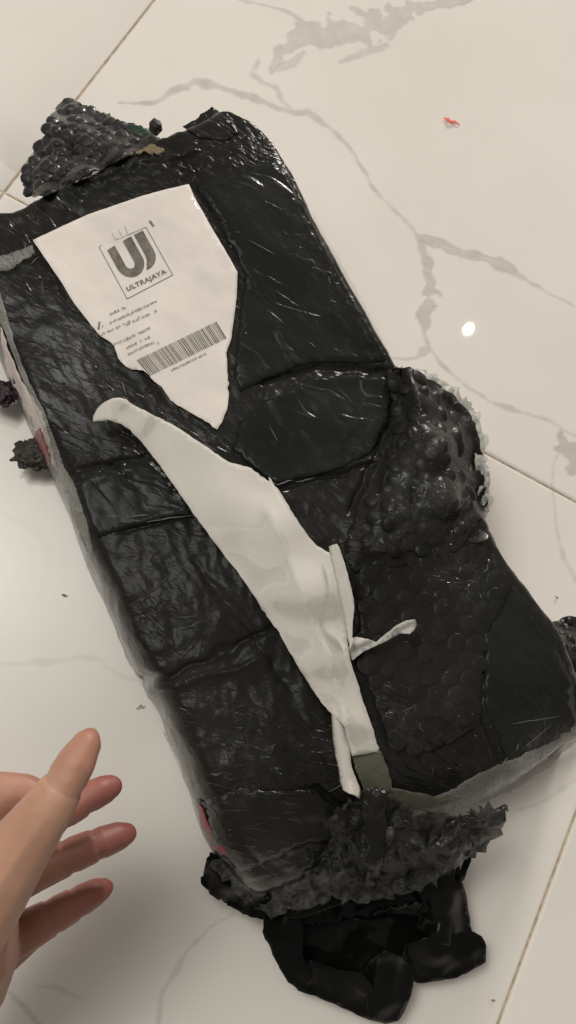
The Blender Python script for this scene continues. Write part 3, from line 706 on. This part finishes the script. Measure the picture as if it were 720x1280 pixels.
# ------------------------------------------------------------------ torn fringe and open bag at the bottom
fr = [(262, 1082), (300, 1052), (345, 1048), (385, 1040), (420, 1010), (445, 992), (470, 985), (492, 1000), (530, 1016), (566, 1018), (598, 1006), (618, 1010), (634, 1006), (632, 1020), (628, 1040), (614, 1050), (604, 1066), (584, 1076), (560, 1092), (530, 1108), (500, 1120), (460, 1130), (420, 1122), (380, 1136), (350, 1146), (318, 1138), (290, 1112)]
fz = idw([(262, 1082, .05), (345, 1048, .082), (420, 1010, .104), (470, 985, .11), (530, 1016, .106), (600, 1008, .10), (634, 1010, .085), (604, 1066, .07), (530, 1108, .062), (460, 1130, .06), (380, 1136, .056), (318, 1138, .035), (470, 1060, .098), (400, 1080, .083), (560, 1050, .095), (330, 1090, .07)])
frm = tri_sheet(rg(fr, 5.5, 3.0), 4.2, zfun=fz, noise=.013, nscale=36, kind='crumple')
_v = np.empty(len(frm.vertices) * 3); frm.vertices.foreach_get('co', _v); _v = _v.reshape(-1, 3)
_v[:, 2] += .0028 * fbm(_v * 130, 3) - .0015 * np.abs(perlin(_v * 260)); _v[:, :2] += .0014 * np.stack([perlin(_v * 150), perlin(_v * 150 + 9)], -1)
frm.vertices.foreach_set('co', _v.ravel()); frm.update()
torn = part('torn_bubble_wrap', frm, M_torn, 'ragged greyish torn bubble wrap at the opened end')
fill_bubbles(torn, frm, [(300, 1070), (420, 1030), (470, 1000), (530, 1030), (600, 1015), (618, 1035), (590, 1064), (520, 1100), (400, 1118), (330, 1124)], 17, 7.5, flat=.55, tilt=.8, keep=.6, sink=.2)
bm = bmesh.new()
for k in range(170):
    if random.random() < .25: x, y = random.uniform(560, 634), random.uniform(1005, 1062)
    else: x, y = random.uniform(300, 590), random.uniform(1000, 1130)
    if not inside(np.array([[x, y]]), fr)[0]: continue
    P = at(x, y, fz(x, y, 0) + random.uniform(.001, .007)); s = depth(P) / FPX * random.uniform(2.5, 8)
    a = nrm(np.random.normal(0, 1, 3) * [1, 1, .15]); c = nrm(np.cross(a, np.random.normal(0, 1, 3)))
    p = [P - a * s, P + c * s * .3, P + a * s * random.uniform(.6, 1.4), P - c * s * .25, P + np.array([0, 0, .0012])]
    vs = [bm.verts.new(q) for q in p]
    for f in ((0, 1, 4), (1, 2, 4), (2, 3, 4), (3, 0, 4)): bm.faces.new([vs[i] for i in f])
me = bpy.data.meshes.new('torn_shreds'); bm.to_mesh(me); bm.free()
sh = part('torn_shreds', me, M_torn); sh['kind'] = 'stuff'

bag_out = [(330, 1140), (328, 1165), (336, 1180), (344, 1200), (360, 1228), (372, 1237), (400, 1247), (440, 1264), (462, 1274), (482, 1279), (498, 1276), (506, 1264), (514, 1244), (522, 1227), (550, 1226), (572, 1222), (588, 1214), (607, 1203), (607, 1182), (602, 1170), (588, 1166), (586, 1150), (582, 1120), (574, 1098), (566, 1080), (540, 1085), (480, 1100), (420, 1105), (370, 1115)]
bag_c = [(330, 1150, .03), (344, 1200, .015), (372, 1237, .012), (440, 1264, .014), (485, 1277, .018), (515, 1244, .016), (560, 1224, .012), (606, 1195, .016), (588, 1166, .02), (584, 1120, .03), (568, 1082, .055),
         (370, 1115, .052), (480, 1100, .055), (540, 1090, .055), (430, 1150, .012), (480, 1150, .010), (450, 1185, .012), (400, 1140, .02), (352, 1180, .042), (378, 1218, .036), (430, 1240, .034), (478, 1250, .044), (505, 1215, .04),
         (560, 1198, .038), (590, 1188, .036), (535, 1170, .030), (545, 1130, .050), (375, 1165, .040), (500, 1180, .02), (415, 1195, .028), (520, 1150, .02)]
bagm = tri_sheet(rg([(340, 1140), (350, 1190), (378, 1226), (440, 1250), (480, 1264), (500, 1240), (520, 1215), (570, 1208), (592, 1190), (576, 1150), (566, 1085), (480, 1095), (370, 1110)], 7, .8), 5.0, zfun=lambda x, y, z: .008 + .03 * max(0, 1 - (y - 1085) / 60), noise=.004, nscale=20, thick=.0004)
bag = part('plastic_bag_mouth', bagm, M_bag, 'open crumpled mouth of a glossy black plastic bag')
def panel(poly, c, sm=8.0):
    part('plastic_fold', tri_sheet(rg(poly, 7, .5), 4.0, zfun=idw([(a_, b_, z_ * .85 + .003) for a_, b_, z_ in c], 2.6, sm * 3.2), noise=.0060, nscale=20, thick=.0004, kind='ridge'), M_bag)
panel([(330, 1142), (345, 1130), (372, 1138), (380, 1165), (378, 1195), (392, 1222), (384, 1241), (372, 1237), (360, 1228), (344, 1200), (336, 1180), (328, 1165)],
      [(330, 1150, .03), (344, 1200, .008), (372, 1238, .006), (358, 1165, .050), (376, 1160, .036), (378, 1195, .046), (390, 1222, .042), (362, 1205, .030)])
panel([(372, 1238), (376, 1215), (388, 1200), (420, 1212), (452, 1216), (472, 1240), (470, 1277), (462, 1275), (440, 1265), (400, 1248)],
      [(372, 1238, .006), (400, 1248, .006), (440, 1265, .006), (468, 1276, .008), (388, 1202, .048), (420, 1213, .040), (452, 1218, .046), (430, 1236, .030), (400, 1228, .036)])
panel([(448, 1222), (462, 1200), (482, 1188), (502, 1194), (518, 1212), (514, 1244), (506, 1264), (498, 1276), (482, 1280), (462, 1275), (456, 1250)],
      [(448, 1222, .02), (456, 1250, .012), (482, 1280, .008), (506, 1264, .010), (518, 1214, .022), (482, 1190, .056), (484, 1225, .052), (482, 1255, .038), (500, 1236, .028), (466, 1240, .028)], 6)
panel([(498, 1205), (506, 1182), (530, 1172), (562, 1168), (588, 1163), (602, 1170), (608, 1182), (607, 1203), (588, 1214), (572, 1222), (550, 1226), (522, 1229), (508, 1222)],
      [(498, 1205, .018), (522, 1229, .008), (572, 1222, .008), (607, 1200, .012), (606, 1178, .030), (588, 1164, .042), (530, 1174, .046), (550, 1196, .050), (590, 1190, .044), (510, 1185, .036), (560, 1215, .018)], 6)
panel([(512, 1098), (540, 1084), (568, 1078), (576, 1098), (583, 1120), (588, 1150), (590, 1168), (566, 1182), (538, 1178), (520, 1160), (528, 1130)],
      [(512, 1098, .052), (568, 1078, .056), (583, 1120, .022), (590, 1166, .020), (555, 1125, .058), (548, 1165, .046), (522, 1158, .020), (528, 1130, .036)], 6)
panel([(352, 1126), (380, 1118), (430, 1112), (500, 1106), (520, 1112), (500, 1128), (470, 1134), (430, 1130), (400, 1140), (372, 1150), (356, 1146)],
      [(352, 1126, .05), (500, 1106, .055), (430, 1130, .052), (500, 1126, .046), (372, 1148, .04), (430, 1115, .050)], 6)
flapm = tri_sheet(rg([(262, 1066), (256, 1082), (251, 1104), (266, 1120), (290, 1134), (312, 1146), (332, 1150), (345, 1130), (330, 1108), (300, 1084), (280, 1068)], 4, 1.0), 4.5, zfun=idw([(262, 1066, .045), (251, 1104, .02), (290, 1134, .02), (335, 1148, .035), (330, 1108, .06), (285, 1098, .042)]), noise=.008, nscale=40)
part('plastic_flap', flapm, M_bag)
# dark lower skirt so that the bag meets the parcel
skm = tri_sheet(rg([(290, 1095), (350, 1075), (450, 1060), (560, 1045), (590, 1070), (580, 1100), (540, 1125), (450, 1150), (350, 1160), (310, 1140)], 6, .5), 7, zfun=idw([(290, 1095, .03), (450, 1060, .06), (590, 1060, .05), (540, 1125, .03), (450, 1150, .02), (320, 1145, .02)]), noise=.006, nscale=30)
part('plastic_flap', skm, M_bag)
# the folded film lapping down to the bag on the left
part('film_fold', tri_sheet(rg([(250, 1003), (300, 985), (352, 990), (395, 985), (420, 1012), (450, 1040), (420, 1052), (380, 1056), (340, 1075), (300, 1090), (272, 1066)], 5, .9), 6, off=.002, noise=.004, nscale=26, tree=bvh_f), M_wrap)
part('film_fold', tri_sheet(rg([(452, 992), (470, 984), (486, 990), (484, 1030), (478, 1080), (470, 1110), (456, 1112), (458, 1060)], 4, 1.2), 5, zfun=lambda x, y, z: fz(x, y, z) + .008, noise=.006, nscale=50), M_wrap)

# ------------------------------------------------------------------ shipping label with its print
lab = [(41, 300), (75, 284), (110, 268), (145, 256), (180, 244), (210, 236), (236, 230), (243, 246), (262, 280), (280, 310), (297, 340), (296, 370), (292, 402), (290, 415), (287, 430), (283, 440), (284, 455), (285, 470), (286, 495), (284, 512), (279, 524), (272, 537), (262, 529), (247, 521), (232, 512), (222, 507), (213, 500), (205, 488), (197, 480), (189, 473), (179, 463), (165, 462), (157, 458), (151, 452), (146, 442), (142, 431), (134, 425), (127, 421), (118, 411), (105, 395), (92, 378), (75, 350), (58, 325)]
LOFF = .0020
ragged = []
for i, p in enumerate(lab):
    q = lab[(i + 1) % len(lab)]; rag = 13 <= i <= 38
    n = max(1, int(math.hypot(q[0] - p[0], q[1] - p[1]) / (4.5 if rag else 6)))
    for k in range(n):
        t = k / n; j = .55 if rag else .10
        ragged.append((p[0] + (q[0] - p[0]) * t + random.gauss(0, j) * (k > 0), p[1] + (q[1] - p[1]) * t + random.gauss(0, j) * (k > 0)))
labm = tri_sheet(ragged, 5, off=LOFF, noise=.0006, nscale=14, kind='fbm', thick=.0002)
label = part('shipping_label', labm, M_label, 'torn white shipping label with printed logo and barcode')
Vl = np.empty(len(labm.vertices) * 3); labm.vertices.foreach_get('co', Vl); Vl = Vl.reshape(-1, 3) + PL
bvh_l = BVHTree.FromPolygons([Vector(v) for v in Vl], [tuple(p.vertices) for p in labm.polygons])
def on_label(x, y, lift=.00022):
    d = ray(x, y); h = bvh_l.ray_cast(Vector(CAMW), Vector(d))
    P = np.array(h[0]) if h[0] is not None else hit(x, y) + np.array([0, 0, LOFF])
    return P - d * lift
def quad_map(TLq, TRq, BRq, BLq):
    TLq, TRq, BRq, BLq = map(np.array, (TLq, TRq, BRq, BLq))
    return lambda s, t: (1 - t) * ((1 - s) * TLq + s * TRq) + t * ((1 - s) * BLq + s * BRq)
def print_quads(name, quads, mat, parent, label_=None, sub=3.0, mesh=None):
    """quads: list of 4 px corners; each cut into cells that follow the paper"""
    V, F = [], []
    for q in quads:
        q = [np.array(a, float) for a in q]; mp = quad_map(*q)
        nu = max(1, int(math.ceil(np.linalg.norm(q[1] - q[0]) / sub))); nv = max(1, int(math.ceil(np.linalg.norm(q[3] - q[0]) / sub)))
        b0 = len(V)
        for i in range(nu + 1):
            for j in range(nv + 1):
                x, y = mp(i / nu, j / nv); V.append(on_label(x, y))
        for i in range(nu):
            for j in range(nv):
                a = b0 + i * (nv + 1) + j; F.append((a, a + 1, a + nv + 2, a + nv + 1))
    return part(name, mesh_from(name, V, F), mat, label_, parent)
def print_poly(name, polys, mat, parent, step=2.5):
    V, F = [], []
    for poly in polys:
        P = smoothpoly(poly, True, step)
        n0 = len(V); pts = [Vector((float(p[0]), float(p[1]))) for p in P]; E = [(i, (i + 1) % len(P)) for i in range(len(P))]
        xs = [p[0] for p in P]; ys = [p[1] for p in P]
        G2 = np.array([(x, y) for x in np.arange(min(xs), max(xs), step) for y in np.arange(min(ys), max(ys), step)] or [(0, 0)])
        ok = inside(G2, [tuple(p[:2]) for p in P]) & (seg_dist(G2, P, True) > .6)
        pts += [Vector(g) for g in G2[ok]]
        v2, _, f2, _, _, _ = delaunay_2d_cdt(pts, E, [], 1, 1e-5)
        V += [on_label(v[0], v[1]) for v in v2]; F += [tuple(n0 + i for i in f) for f in f2]
    me = mesh_from(name, V, F)
    return part(name, me, mat, None, parent)
LG = quad_map((124, 309), (182.5, 284), (216, 343.6), (159, 373.5))
def thick_line(a, b2, w):
    a, b2 = np.array(a, float), np.array(b2, float); d = nrm(b2 - a); n = np.array([-d[1], d[0]]) * w / 2
    return (a + n, b2 + n, b2 - n, a - n)
fr_ = [thick_line(LG(0, 0), LG(0, 1), .9), thick_line(LG(0, 1), LG(1, 1), .9), thick_line(LG(1, 1), LG(1, 0), .9), thick_line(LG(1, 0), LG(.62, 0), .7), thick_line(LG(0, 0), LG(.06, -.02), .7)]
print_quads('logo_frame', fr_, M_ink, label)
def arc(cx, cy, rx_, ry_, a0, a1, n=12):
    return [(cx + rx_ * math.cos(math.radians(a0 + (a1 - a0) * k / n)), cy + ry_ * math.sin(math.radians(a0 + (a1 - a0) * k / n))) for k in range(n + 1)]
Upoly = [(.10, .10), (.285, .075)] + arc(.38, .50, .085, .075, 180, 0) + [(.47, .07), (.655, .05)] + arc(.385, .46, .275, .27, 0, 180, 16)
# U: outer arc runs from right stem to left stem
Upoly = [(.11, .10), (.285, .08), (.285, .48)] + arc(.375, .49, .09, .085, 180, 0)[::1] + [(.465, .06), (.655, .04), (.655, .45)] + arc(.383, .46, .273, .255, 0, 180, 16)
Upoly = [(s, t) for s, t in Upoly]
# inner arc must bulge downwards (t grows down)
Upoly = [(.11, .10), (.285, .08), (.285, .47)] + [(.375 - .09 * math.cos(math.pi * k / 10), .47 + .10 * math.sin(math.pi * k / 10)) for k in range(1, 10)] + [(.465, .47), (.465, .06), (.655, .04), (.655, .45)] + [(.383 + .272 * math.cos(math.pi * k / 14), .46 + .265 * math.sin(math.pi * k / 14)) for k in range(1, 14)] + [(.11, .46)]
Jpoly = [(.715, .04), (.915, .03), (.915, .42)] + [(.64 + .275 * math.cos(math.pi / 2 * k / 8), .44 + .27 * math.sin(math.pi / 2 * k / 8)) for k in range(1, 9)] + [(.60, .71), (.665, .60), (.70, .54), (.715, .46)]
print_poly('logo_letters', [[tuple(LG(s, t)) for s, t in Upoly], [tuple(LG(s, t)) for s, t in Jpoly]], M_ink, label)
# company lettering, baked from a font curve onto the paper
def lettering(name, txt, p0, p1, hgt, mat, parent, bold=.02, slant=0):
    cu = bpy.data.curves.new(name, 'FONT'); cu.body = txt; cu.size = 1; cu.offset = bold; cu.resolution_u = 3; cu.space_character = 1.12
    ob = bpy.data.objects.new(name, cu); COL.objects.link(ob); bpy.context.view_layer.update()
    me = ob.to_mesh(); V = np.array([v.co[:] for v in me.vertices]); F = [tuple(p.vertices) for p in me.polygons]
    ob.to_mesh_clear(); bpy.data.objects.remove(ob)
    x0, x1 = V[:, 0].min(), V[:, 0].max(); y0, y1 = V[:, 1].min(), V[:, 1].max()
    p0, p1 = np.array(p0, float), np.array(p1, float); d = p1 - p0; nn = nrm([d[1], -d[0]])
    W = [on_label(*(p0 + d * (v[0] - x0) / (x1 - x0) + nn * hgt * (v[1] - y0) / (y1 - y0)), lift=.0003) for v in V]
    return part(name, mesh_from(name, W, F, False), mat, None, parent)
lettering('logo_lettering', 'ULTRAJAYA', (160.5, 366.0), (209.5, 343.0), 8.0, M_ink, label, .03)
# small bracket marks above the logo
mk = [thick_line((140, 291), (144, 300), .8), thick_line((148, 287), (153, 297), .8), thick_line((156, 283), (160, 293), .8), thick_line((144, 300), (147, 297), .6), thick_line((153, 297), (160, 293), .6), thick_line((144, 300), (153, 297), .5)]
print_quads('faint_marks', mk, M_ink2, label)
# barcode
BC = quad_map((171, 450), (272, 401), (285, 422), (187, 470))
s = 0.0; bars = []
rr = random.Random(12)
while s < .985:
    w_ = rr.choice([.007, .007, .012, .017]); g_ = rr.choice([.007, .008, .012])
    if s + w_ > 1: break
    bars.append((BC(s, 0), BC(s + w_, 0), BC(s + w_, 1), BC(s, 1))); s += w_ + g_
print_quads('barcode', bars, M_bar, label, sub=5)
# illegible small print: blurred grey dashes in rows
rows = [((138, 393), (160, 386), .5), ((144, 401), (194, 378), .95), ((150, 410), (197, 386), .5), ((128, 408), (192, 398), .45), ((126, 419), (180, 414), .4), ((150, 428), (190, 421), .55), ((140, 432), (166, 423), .4), ((158, 435), (190, 430), .5), ((160, 443), (192, 429), .85), ((214, 463), (258, 443), .9)]
dq = []
for a, b2, dens in rows:
    a, b2 = np.array(a, float), np.array(b2, float); L = np.linalg.norm(b2 - a); d = (np.array([.90, -.43])); t = 0
    while t < L:
        w_ = rr.uniform(1.2, 3.2)
        if rr.random() < dens + .15:
            c0 = a + d * t + np.random.normal(0, .25, 2); dq.append(thick_line(c0, c0 + d * w_, rr.uniform(2.2, 3.4) if b2[0] < 210 else 2.6))
        t += w_ + rr.uniform(.5, 1.1)
print_quads('small_print', dq, M_ink2, label, sub=4)
print_quads('ink_smudge', [thick_line((124.5, 402), (123, 412), 2.6), thick_line((187, 276), (192, 283), 3)], M_bar, label)

# ------------------------------------------------------------------ the long torn strip of white paper
strip = empty('torn_paper_strip', tuple(hit(300, 720)))
tag(strip, 'long torn white paper strip with a curled tip lying diagonally across the black parcel', 'paper')
SL = np.array(strip.location)
def spart(name, me, lab_=None):
    me.transform(Matrix.Translation(-Vector(SL))); o = link(name, me, M_paper, strip)
    if lab_: o['label'] = lab_
    return o
axis = [(117, 524), (150, 512), (215, 560), (262, 620), (310, 680), (360, 760), (405, 850), (435, 920), (460, 942)]
lift = idw([(117, 524, .012), (140, 505, .022), (160, 520, .013), (215, 540, .006), (215, 590, .005), (250, 553, .008), (290, 640, .012), (300, 700, .004), (330, 600, .006), (345, 660, .018), (380, 740, .020), (410, 820, .018), (345, 785, .004), (395, 868, .004), (412, 690, .012), (440, 795, .006), (430, 900, .016), (425, 885, .008), (455, 880, .007), (470, 940, .004), (445, 948, .006)], 3.2, 24.0)
main = [(116, 527), (117, 519), (122, 510), (130, 503), (140, 498), (150, 497), (158, 499), (165, 505), (176, 511), (190, 518), (203, 524), (215, 530), (232, 541), (250, 553), (268, 566), (285, 577), (300, 581), (308, 583), (318, 589), (330, 597), (337, 602), (336, 596), (341, 603), (350, 615), (358, 628), (366, 641), (376, 657), (386, 671), (396, 682), (406, 688), (413, 691), (416, 700), (424, 730), (430, 765), (434, 800), (438, 826), (446, 850), (455, 880), (465, 908), (470, 925), (474, 939), (460, 942), (440, 945), (436, 930), (430, 908), (420, 898), (410, 888), (396, 870), (383, 850), (370, 829), (358, 808), (346, 786), (340, 779), (325, 757), (311, 735), (296, 713), (282, 697), (268, 678), (254, 659), (240, 640), (230, 625), (219, 609), (208, 594), (197, 578), (186, 564), (174, 549), (163, 537), (152, 530), (140, 526), (128, 526)]
def mainz(x, y, hz):
    d = float(seg_dist(np.array([[x, y]]), [(335, 640), (360, 700), (385, 760), (405, 810), (424, 860), (432, 905)])[0])
    return hz + .0035 + lift(x, y, hz) + .004 * math.exp(-(d / 7.0))
spart('paper_sheet', tri_sheet(smoothpoly(main, True, 5, .35), 5.5, zfun=mainz, noise=.0010, nscale=14, thick=.0003, kind='fbm'))
def zoff(k): return lambda x, y, hz: mainz(x, y, hz) + k
# upright folded edge
fold = [(412, 690), (411, 683), (416, 681), (421, 680), (425, 688), (431, 706), (437, 728), (442, 748), (443, 760), (441, 775), (440, 796), (442, 800), (438, 812), (433, 790), (428, 760), (420, 725)]
spart('folded_edge', tri_sheet(smoothpoly(fold, True, 4, .2), 4, zfun=lambda x, y, hz: mainz(x, y, hz) + .004 + .008 * np.clip((x - (412 + (y - 690) * .17)) / 18, 0, 1), noise=0, thick=.0003))
tab = [(438, 798), (445, 796), (460, 799), (470, 803), (482, 793), (496, 782), (508, 776), (519, 775), (521, 780), (518, 787), (512, 792), (500, 792), (490, 797), (478, 804), (466, 809), (452, 816), (440, 825), (436, 815)]
spart('torn_tab', tri_sheet(smoothpoly(tab, True, 4, .2), 4, zfun=lambda x, y, hz: hz + .010 + .012 * np.clip((x - 440) / 80, 0, 1) + .003 * math.sin((x - 440) / 9 + (y - 800) / 4), noise=0, thick=.0003))
tail = [(424, 893), (430, 905), (436, 925), (438, 945), (440, 960), (446, 975), (450, 985), (450, 998), (443, 994), (436, 992), (429, 988), (425, 978), (423, 960), (419, 945), (416, 925), (415, 905), (414, 890)]
spart('curled_tail', tri_sheet(smoothpoly(tail, True, 4, .2), 3.5, zfun=lambda x, y, hz: mainz(425, 900, hit(425, 900)[2]) - .006 - .006 * (y - 900) / 95 + .005 * math.cos((x - (424 + (y - 900) * .16)) / 8.0) + .003 * max(0, (y - 975) / 20), noise=0, thick=.0003))
# tape that holds its end
part('tape_strip', tri_sheet(rg([(439, 944), (458, 941), (476, 939), (484, 958), (492, 990), (478, 992), (456, 990), (447, 968)], 4, .4), 4, off=.0065), M_olive, 'olive brown tape over the end of the white paper')

part('film_fold', tri_sheet(rg([(228, 158), (244, 150), (256, 140), (265, 133), (276, 141), (288, 150), (300, 166), (280, 176), (250, 172)], 5, .6), 4, zfun=lambda x, y, z: (z + .0008) if z > .085 else .092, noise=0), M_wrap)
# ------------------------------------------------------------------ small litter on the floor
def litter(name, pts, r, mat, label_, cat):
    bm = bmesh.new(); P = [at(x, y, z) for x, y, z in pts]
    prev = None; n = 6
    for i, p in enumerate(P):
        d = nrm(P[min(i + 1, len(P) - 1)] - P[max(i - 1, 0)]); s1 = nrm(np.cross(d, [0, 0, 1])); s2 = np.cross(d, s1)
        rad = r * (.35 if i in (0, len(P) - 1) else random.uniform(.8, 1.25))
        cur = [bm.verts.new(p + (s1 * math.cos(2 * math.pi * k / n) + s2 * .5 * math.sin(2 * math.pi * k / n)) * rad) for k in range(n)]
        if prev: [bm.faces.new((prev[k], prev[(k + 1) % n], cur[(k + 1) % n], cur[k])) for k in range(n)]
        else: bm.faces.new(cur[::-1])
        prev = cur
    bm.faces.new(prev)
    me = bpy.data.meshes.new(name); o0 = Vector(P[0]); bm.transform(Matrix.Translation(-o0)); bm.to_mesh(me); bm.free()
    o = link(name, me, mat); o.location = o0; tag(o, label_, cat); return o
litter('red_scrap', [(555, 147, .001), (560, 149, .0014), (563, 152, .002), (569, 152, .0014), (575, 156, .001)], .0014, M_scrap, 'tiny red scrap lying alone on the white tile in the upper right', 'scrap')
litter('dust_speck', [(77, 743, .001), (80, 744, .0012), (84, 745, .001)], .0010, M_dirt, 'tiny brown speck on the bright tile left of the parcel', 'speck')
litter('hair_clump', [(170, 886, .001), (174, 884, .003), (176, 881, .0015), (178, 885, .001), (181, 882, .002)], .0005, M_dirt, 'tiny dark hair clump on the tile beside the parcel, above the hand', 'fluff')
litter('dust_speck', [(614, 1250, .001), (617, 1251, .0012), (619, 1250, .001)], .0009, M_dirt, 'tiny dark speck on the tile joint in the lower right', 'speck')
litter('dust_speck', [(694, 745, .001), (696, 748, .0012), (698, 746, .001)], .0008, M_dirt, 'faint tiny speck on the tile near the right edge above the crumpled corner', 'speck')

# ------------------------------------------------------------------ hand
nt = NT('skin'); b = nt.b
geo = nt.n('ShaderNodeNewGeometry'); ra = nt.n('ShaderNodeAttribute', _attribute_name='red_shade')
n1 = nt.n('ShaderNodeTexNoise', Scale=60.0, Detail=4.0); nt.l(geo.outputs['Position'], n1.inputs['Vector'])
c1 = ramp(nt, n1.outputs['Fac'], [(0.3, (0.40, 0.215, 0.14)), (0.7, (0.48, 0.275, 0.185))])
mx = nt.n('ShaderNodeMixRGB'); nt.l(ra.outputs['Fac'], mx.inputs[0]); nt.l(c1, mx.inputs[1]); mx.inputs[2].default_value = (0.25, 0.068, 0.058, 1)  # redder fingertips, with the shade on the fingers put into this colour
nt.l(mx.outputs[0], b.inputs['Base Color']); b.inputs['Roughness'].default_value = 0.5
b.inputs['Subsurface Weight'].default_value = 0.25; b.inputs['Subsurface Radius'].default_value = (1.0, .3, .15); b.inputs['Subsurface Scale'].default_value = 0.006
w1 = nt.n('ShaderNodeTexNoise', Scale=300.0, Detail=5.0, Roughness=.7); nt.l(geo.outputs['Position'], w1.inputs['Vector'])
w2 = nt.n('ShaderNodeTexVoronoi', Scale=700.0); nt.l(geo.outputs['Position'], w2.inputs['Vector'])
b1 = nt.n('ShaderNodeBump', Strength=.25, Distance=.0008); nt.l(w1.outputs['Fac'], b1.inputs['Height'])
b2_ = nt.n('ShaderNodeBump', Strength=.15, Distance=.0003); nt.l(w2.outputs['Distance'], b2_.inputs['Height']); nt.l(b1.outputs[0], b2_.inputs['Normal'])
nt.l(b2_.outputs[0], b.inputs['Normal'])
M_skin = nt.m
chains = {
    'thumb': [(-75, 1215, .170, 50), (-20, 1125, .195, 47), (30, 1052, .215, 36), (62, 1008, .225, 29), (80, 980, .228, 24), (94, 955, .230, 22.5), (107, 932, .229, 17), (112, 922, .228, 11)],
    'index': [(-70, 1100, .150, 34), (-20, 1075, .158, 28), (30, 1046, .165, 23), (75, 1018, .172, 20.5), (105, 1000, .172, 19.5), (126, 989, .170, 18), (139, 983, .168, 14)],
    'middle': [(-75, 1150, .130, 34), (-15, 1120, .140, 27), (40, 1092, .148, 24), (85, 1071, .150, 22), (120, 1056, .149, 20), (146, 1046, .145, 17.5), (158, 1042, .142, 13)],
    'ring': [(-75, 1200, .112, 36), (-20, 1190, .122, 31), (25, 1168, .130, 26), (65, 1146, .131, 22), (95, 1129, .129, 19.5), (118, 1116, .125, 16.5), (130, 1110, .122, 12)],
    'little': [(-80, 1250, .095, 32), (-40, 1232, .100, 24), (-5, 1206, .100, 20), (22, 1186, .100, 17), (42, 1170, .103, 15), (52, 1158, .106, 12)],
    'palm1': [(-75, 1215, .160, 50), (-60, 1160, .150, 50), (-70, 1110, .145, 40)],
    'palm2': [(-20, 1140, .168, 40), (-25, 1190, .150, 46), (-40, 1240, .130, 44)],
    'palm4': [(-90, 1150, .15, 50), (-40, 1030, .165, 36), (0, 992, .168, 26), (30, 988, .168, 20), (60, 1000, .168, 18)],
    'palm3': [(-90, 1220, .130, 60), (-150, 1330, .140, 56), (-230, 1450, .170, 62), (-380, 1680, .24, 80)],
}
bm = bmesh.new()
for nm, ch in chains.items():
    C3 = [(at(x, y, z), (r_ * 1.08 + (2 if nm == 'thumb' else 0)) * depth(at(x, y, z)) / FPX) for x, y, z, r_ in ch]
    pts = []
    for (p0, r0), (p1, r1) in zip(C3[:-1], C3[1:]):
        n = max(2, int(np.linalg.norm(p1 - p0) / .003))
        for k in range(n): t = k / n; pts.append((p0 + (p1 - p0) * t, r0 + (r1 - r0) * t))
    pts.append(C3[-1])
    for p, r_ in pts:
        bmesh.ops.create_icosphere(bm, subdivisions=2, radius=float(r_), matrix=Matrix.Translation(Vector(p)))
me = bpy.data.meshes.new('hand'); bm.to_mesh(me); bm.free()
tmp = bpy.data.objects.new('hand', me); COL.objects.link(tmp)
md = tmp.modifiers.new('r', 'REMESH'); md.mode = 'VOXEL'; md.voxel_size = 0.0013
ms = tmp.modifiers.new('s', 'SMOOTH'); ms.factor = .5; ms.iterations = 9
dg = bpy.context.evaluated_depsgraph_get(); ev = tmp.evaluated_get(dg)
hm = bpy.data.meshes.new_from_object(ev); hm.name = 'hand'
bpy.data.objects.remove(tmp)
co = np.empty(len(hm.vertices) * 3); hm.vertices.foreach_get('co', co); co = co.reshape(-1, 3)
red = np.zeros(len(co))
for nm in ('thumb', 'index', 'middle', 'ring', 'little'):
    tip = at(*chains[nm][-1][:3]); 
    red = np.maximum(red, np.clip(1 - np.linalg.norm(co - tip, axis=1) / (.03 if nm == 'thumb' else .065), 0, 1) * (.5 if nm == 'thumb' else .95))
# joint creases
def crease_at(P, Nd, w=.0011, d=.0008):
    global co
    s_ = (co - P) @ Nd; near = np.linalg.norm(co - P, axis=1) < .016
    nn = np.empty(len(hm.vertices) * 3); hm.vertex_normals.foreach_get('vector', nn) if hasattr(hm, 'vertex_normals') else None
    co = co - nn.reshape(-1, 3) * (d * np.exp(-(s_ / w) ** 2) * near)[:, None]
for nm, idxs in (('thumb', (4,)), ('index', (3, 4)), ('middle', (3, 4)), ('ring', (3, 4))):
    for i in idxs:
        a, c_, e_ = (at(*chains[nm][j][:3]) for j in (i - 1, i, i + 1)); crease_at(c_, nrm(e_ - a)); crease_at(c_ + nrm(e_ - a) * .002, nrm(e_ - a), .0007, .0005)
hm.vertices.foreach_set('co', co.ravel())
ho = at(-60, 1160, 0); 
a_ = hm.attributes.new('red_shade', 'FLOAT', 'POINT'); a_.data.foreach_set('value', red.astype(np.float32))
hm.transform(Matrix.Translation(-Vector(ho)))
hm.polygons.foreach_set('use_smooth', [True] * len(hm.polygons)); hm.update()
hand = link('hand', hm, M_skin); hand.location = ho
tag(hand, 'bare hand with thumb raised and fingers spread, reaching in over the floor beside the parcel', 'hand')
print('bubbles', n1b, n2b, n3b)
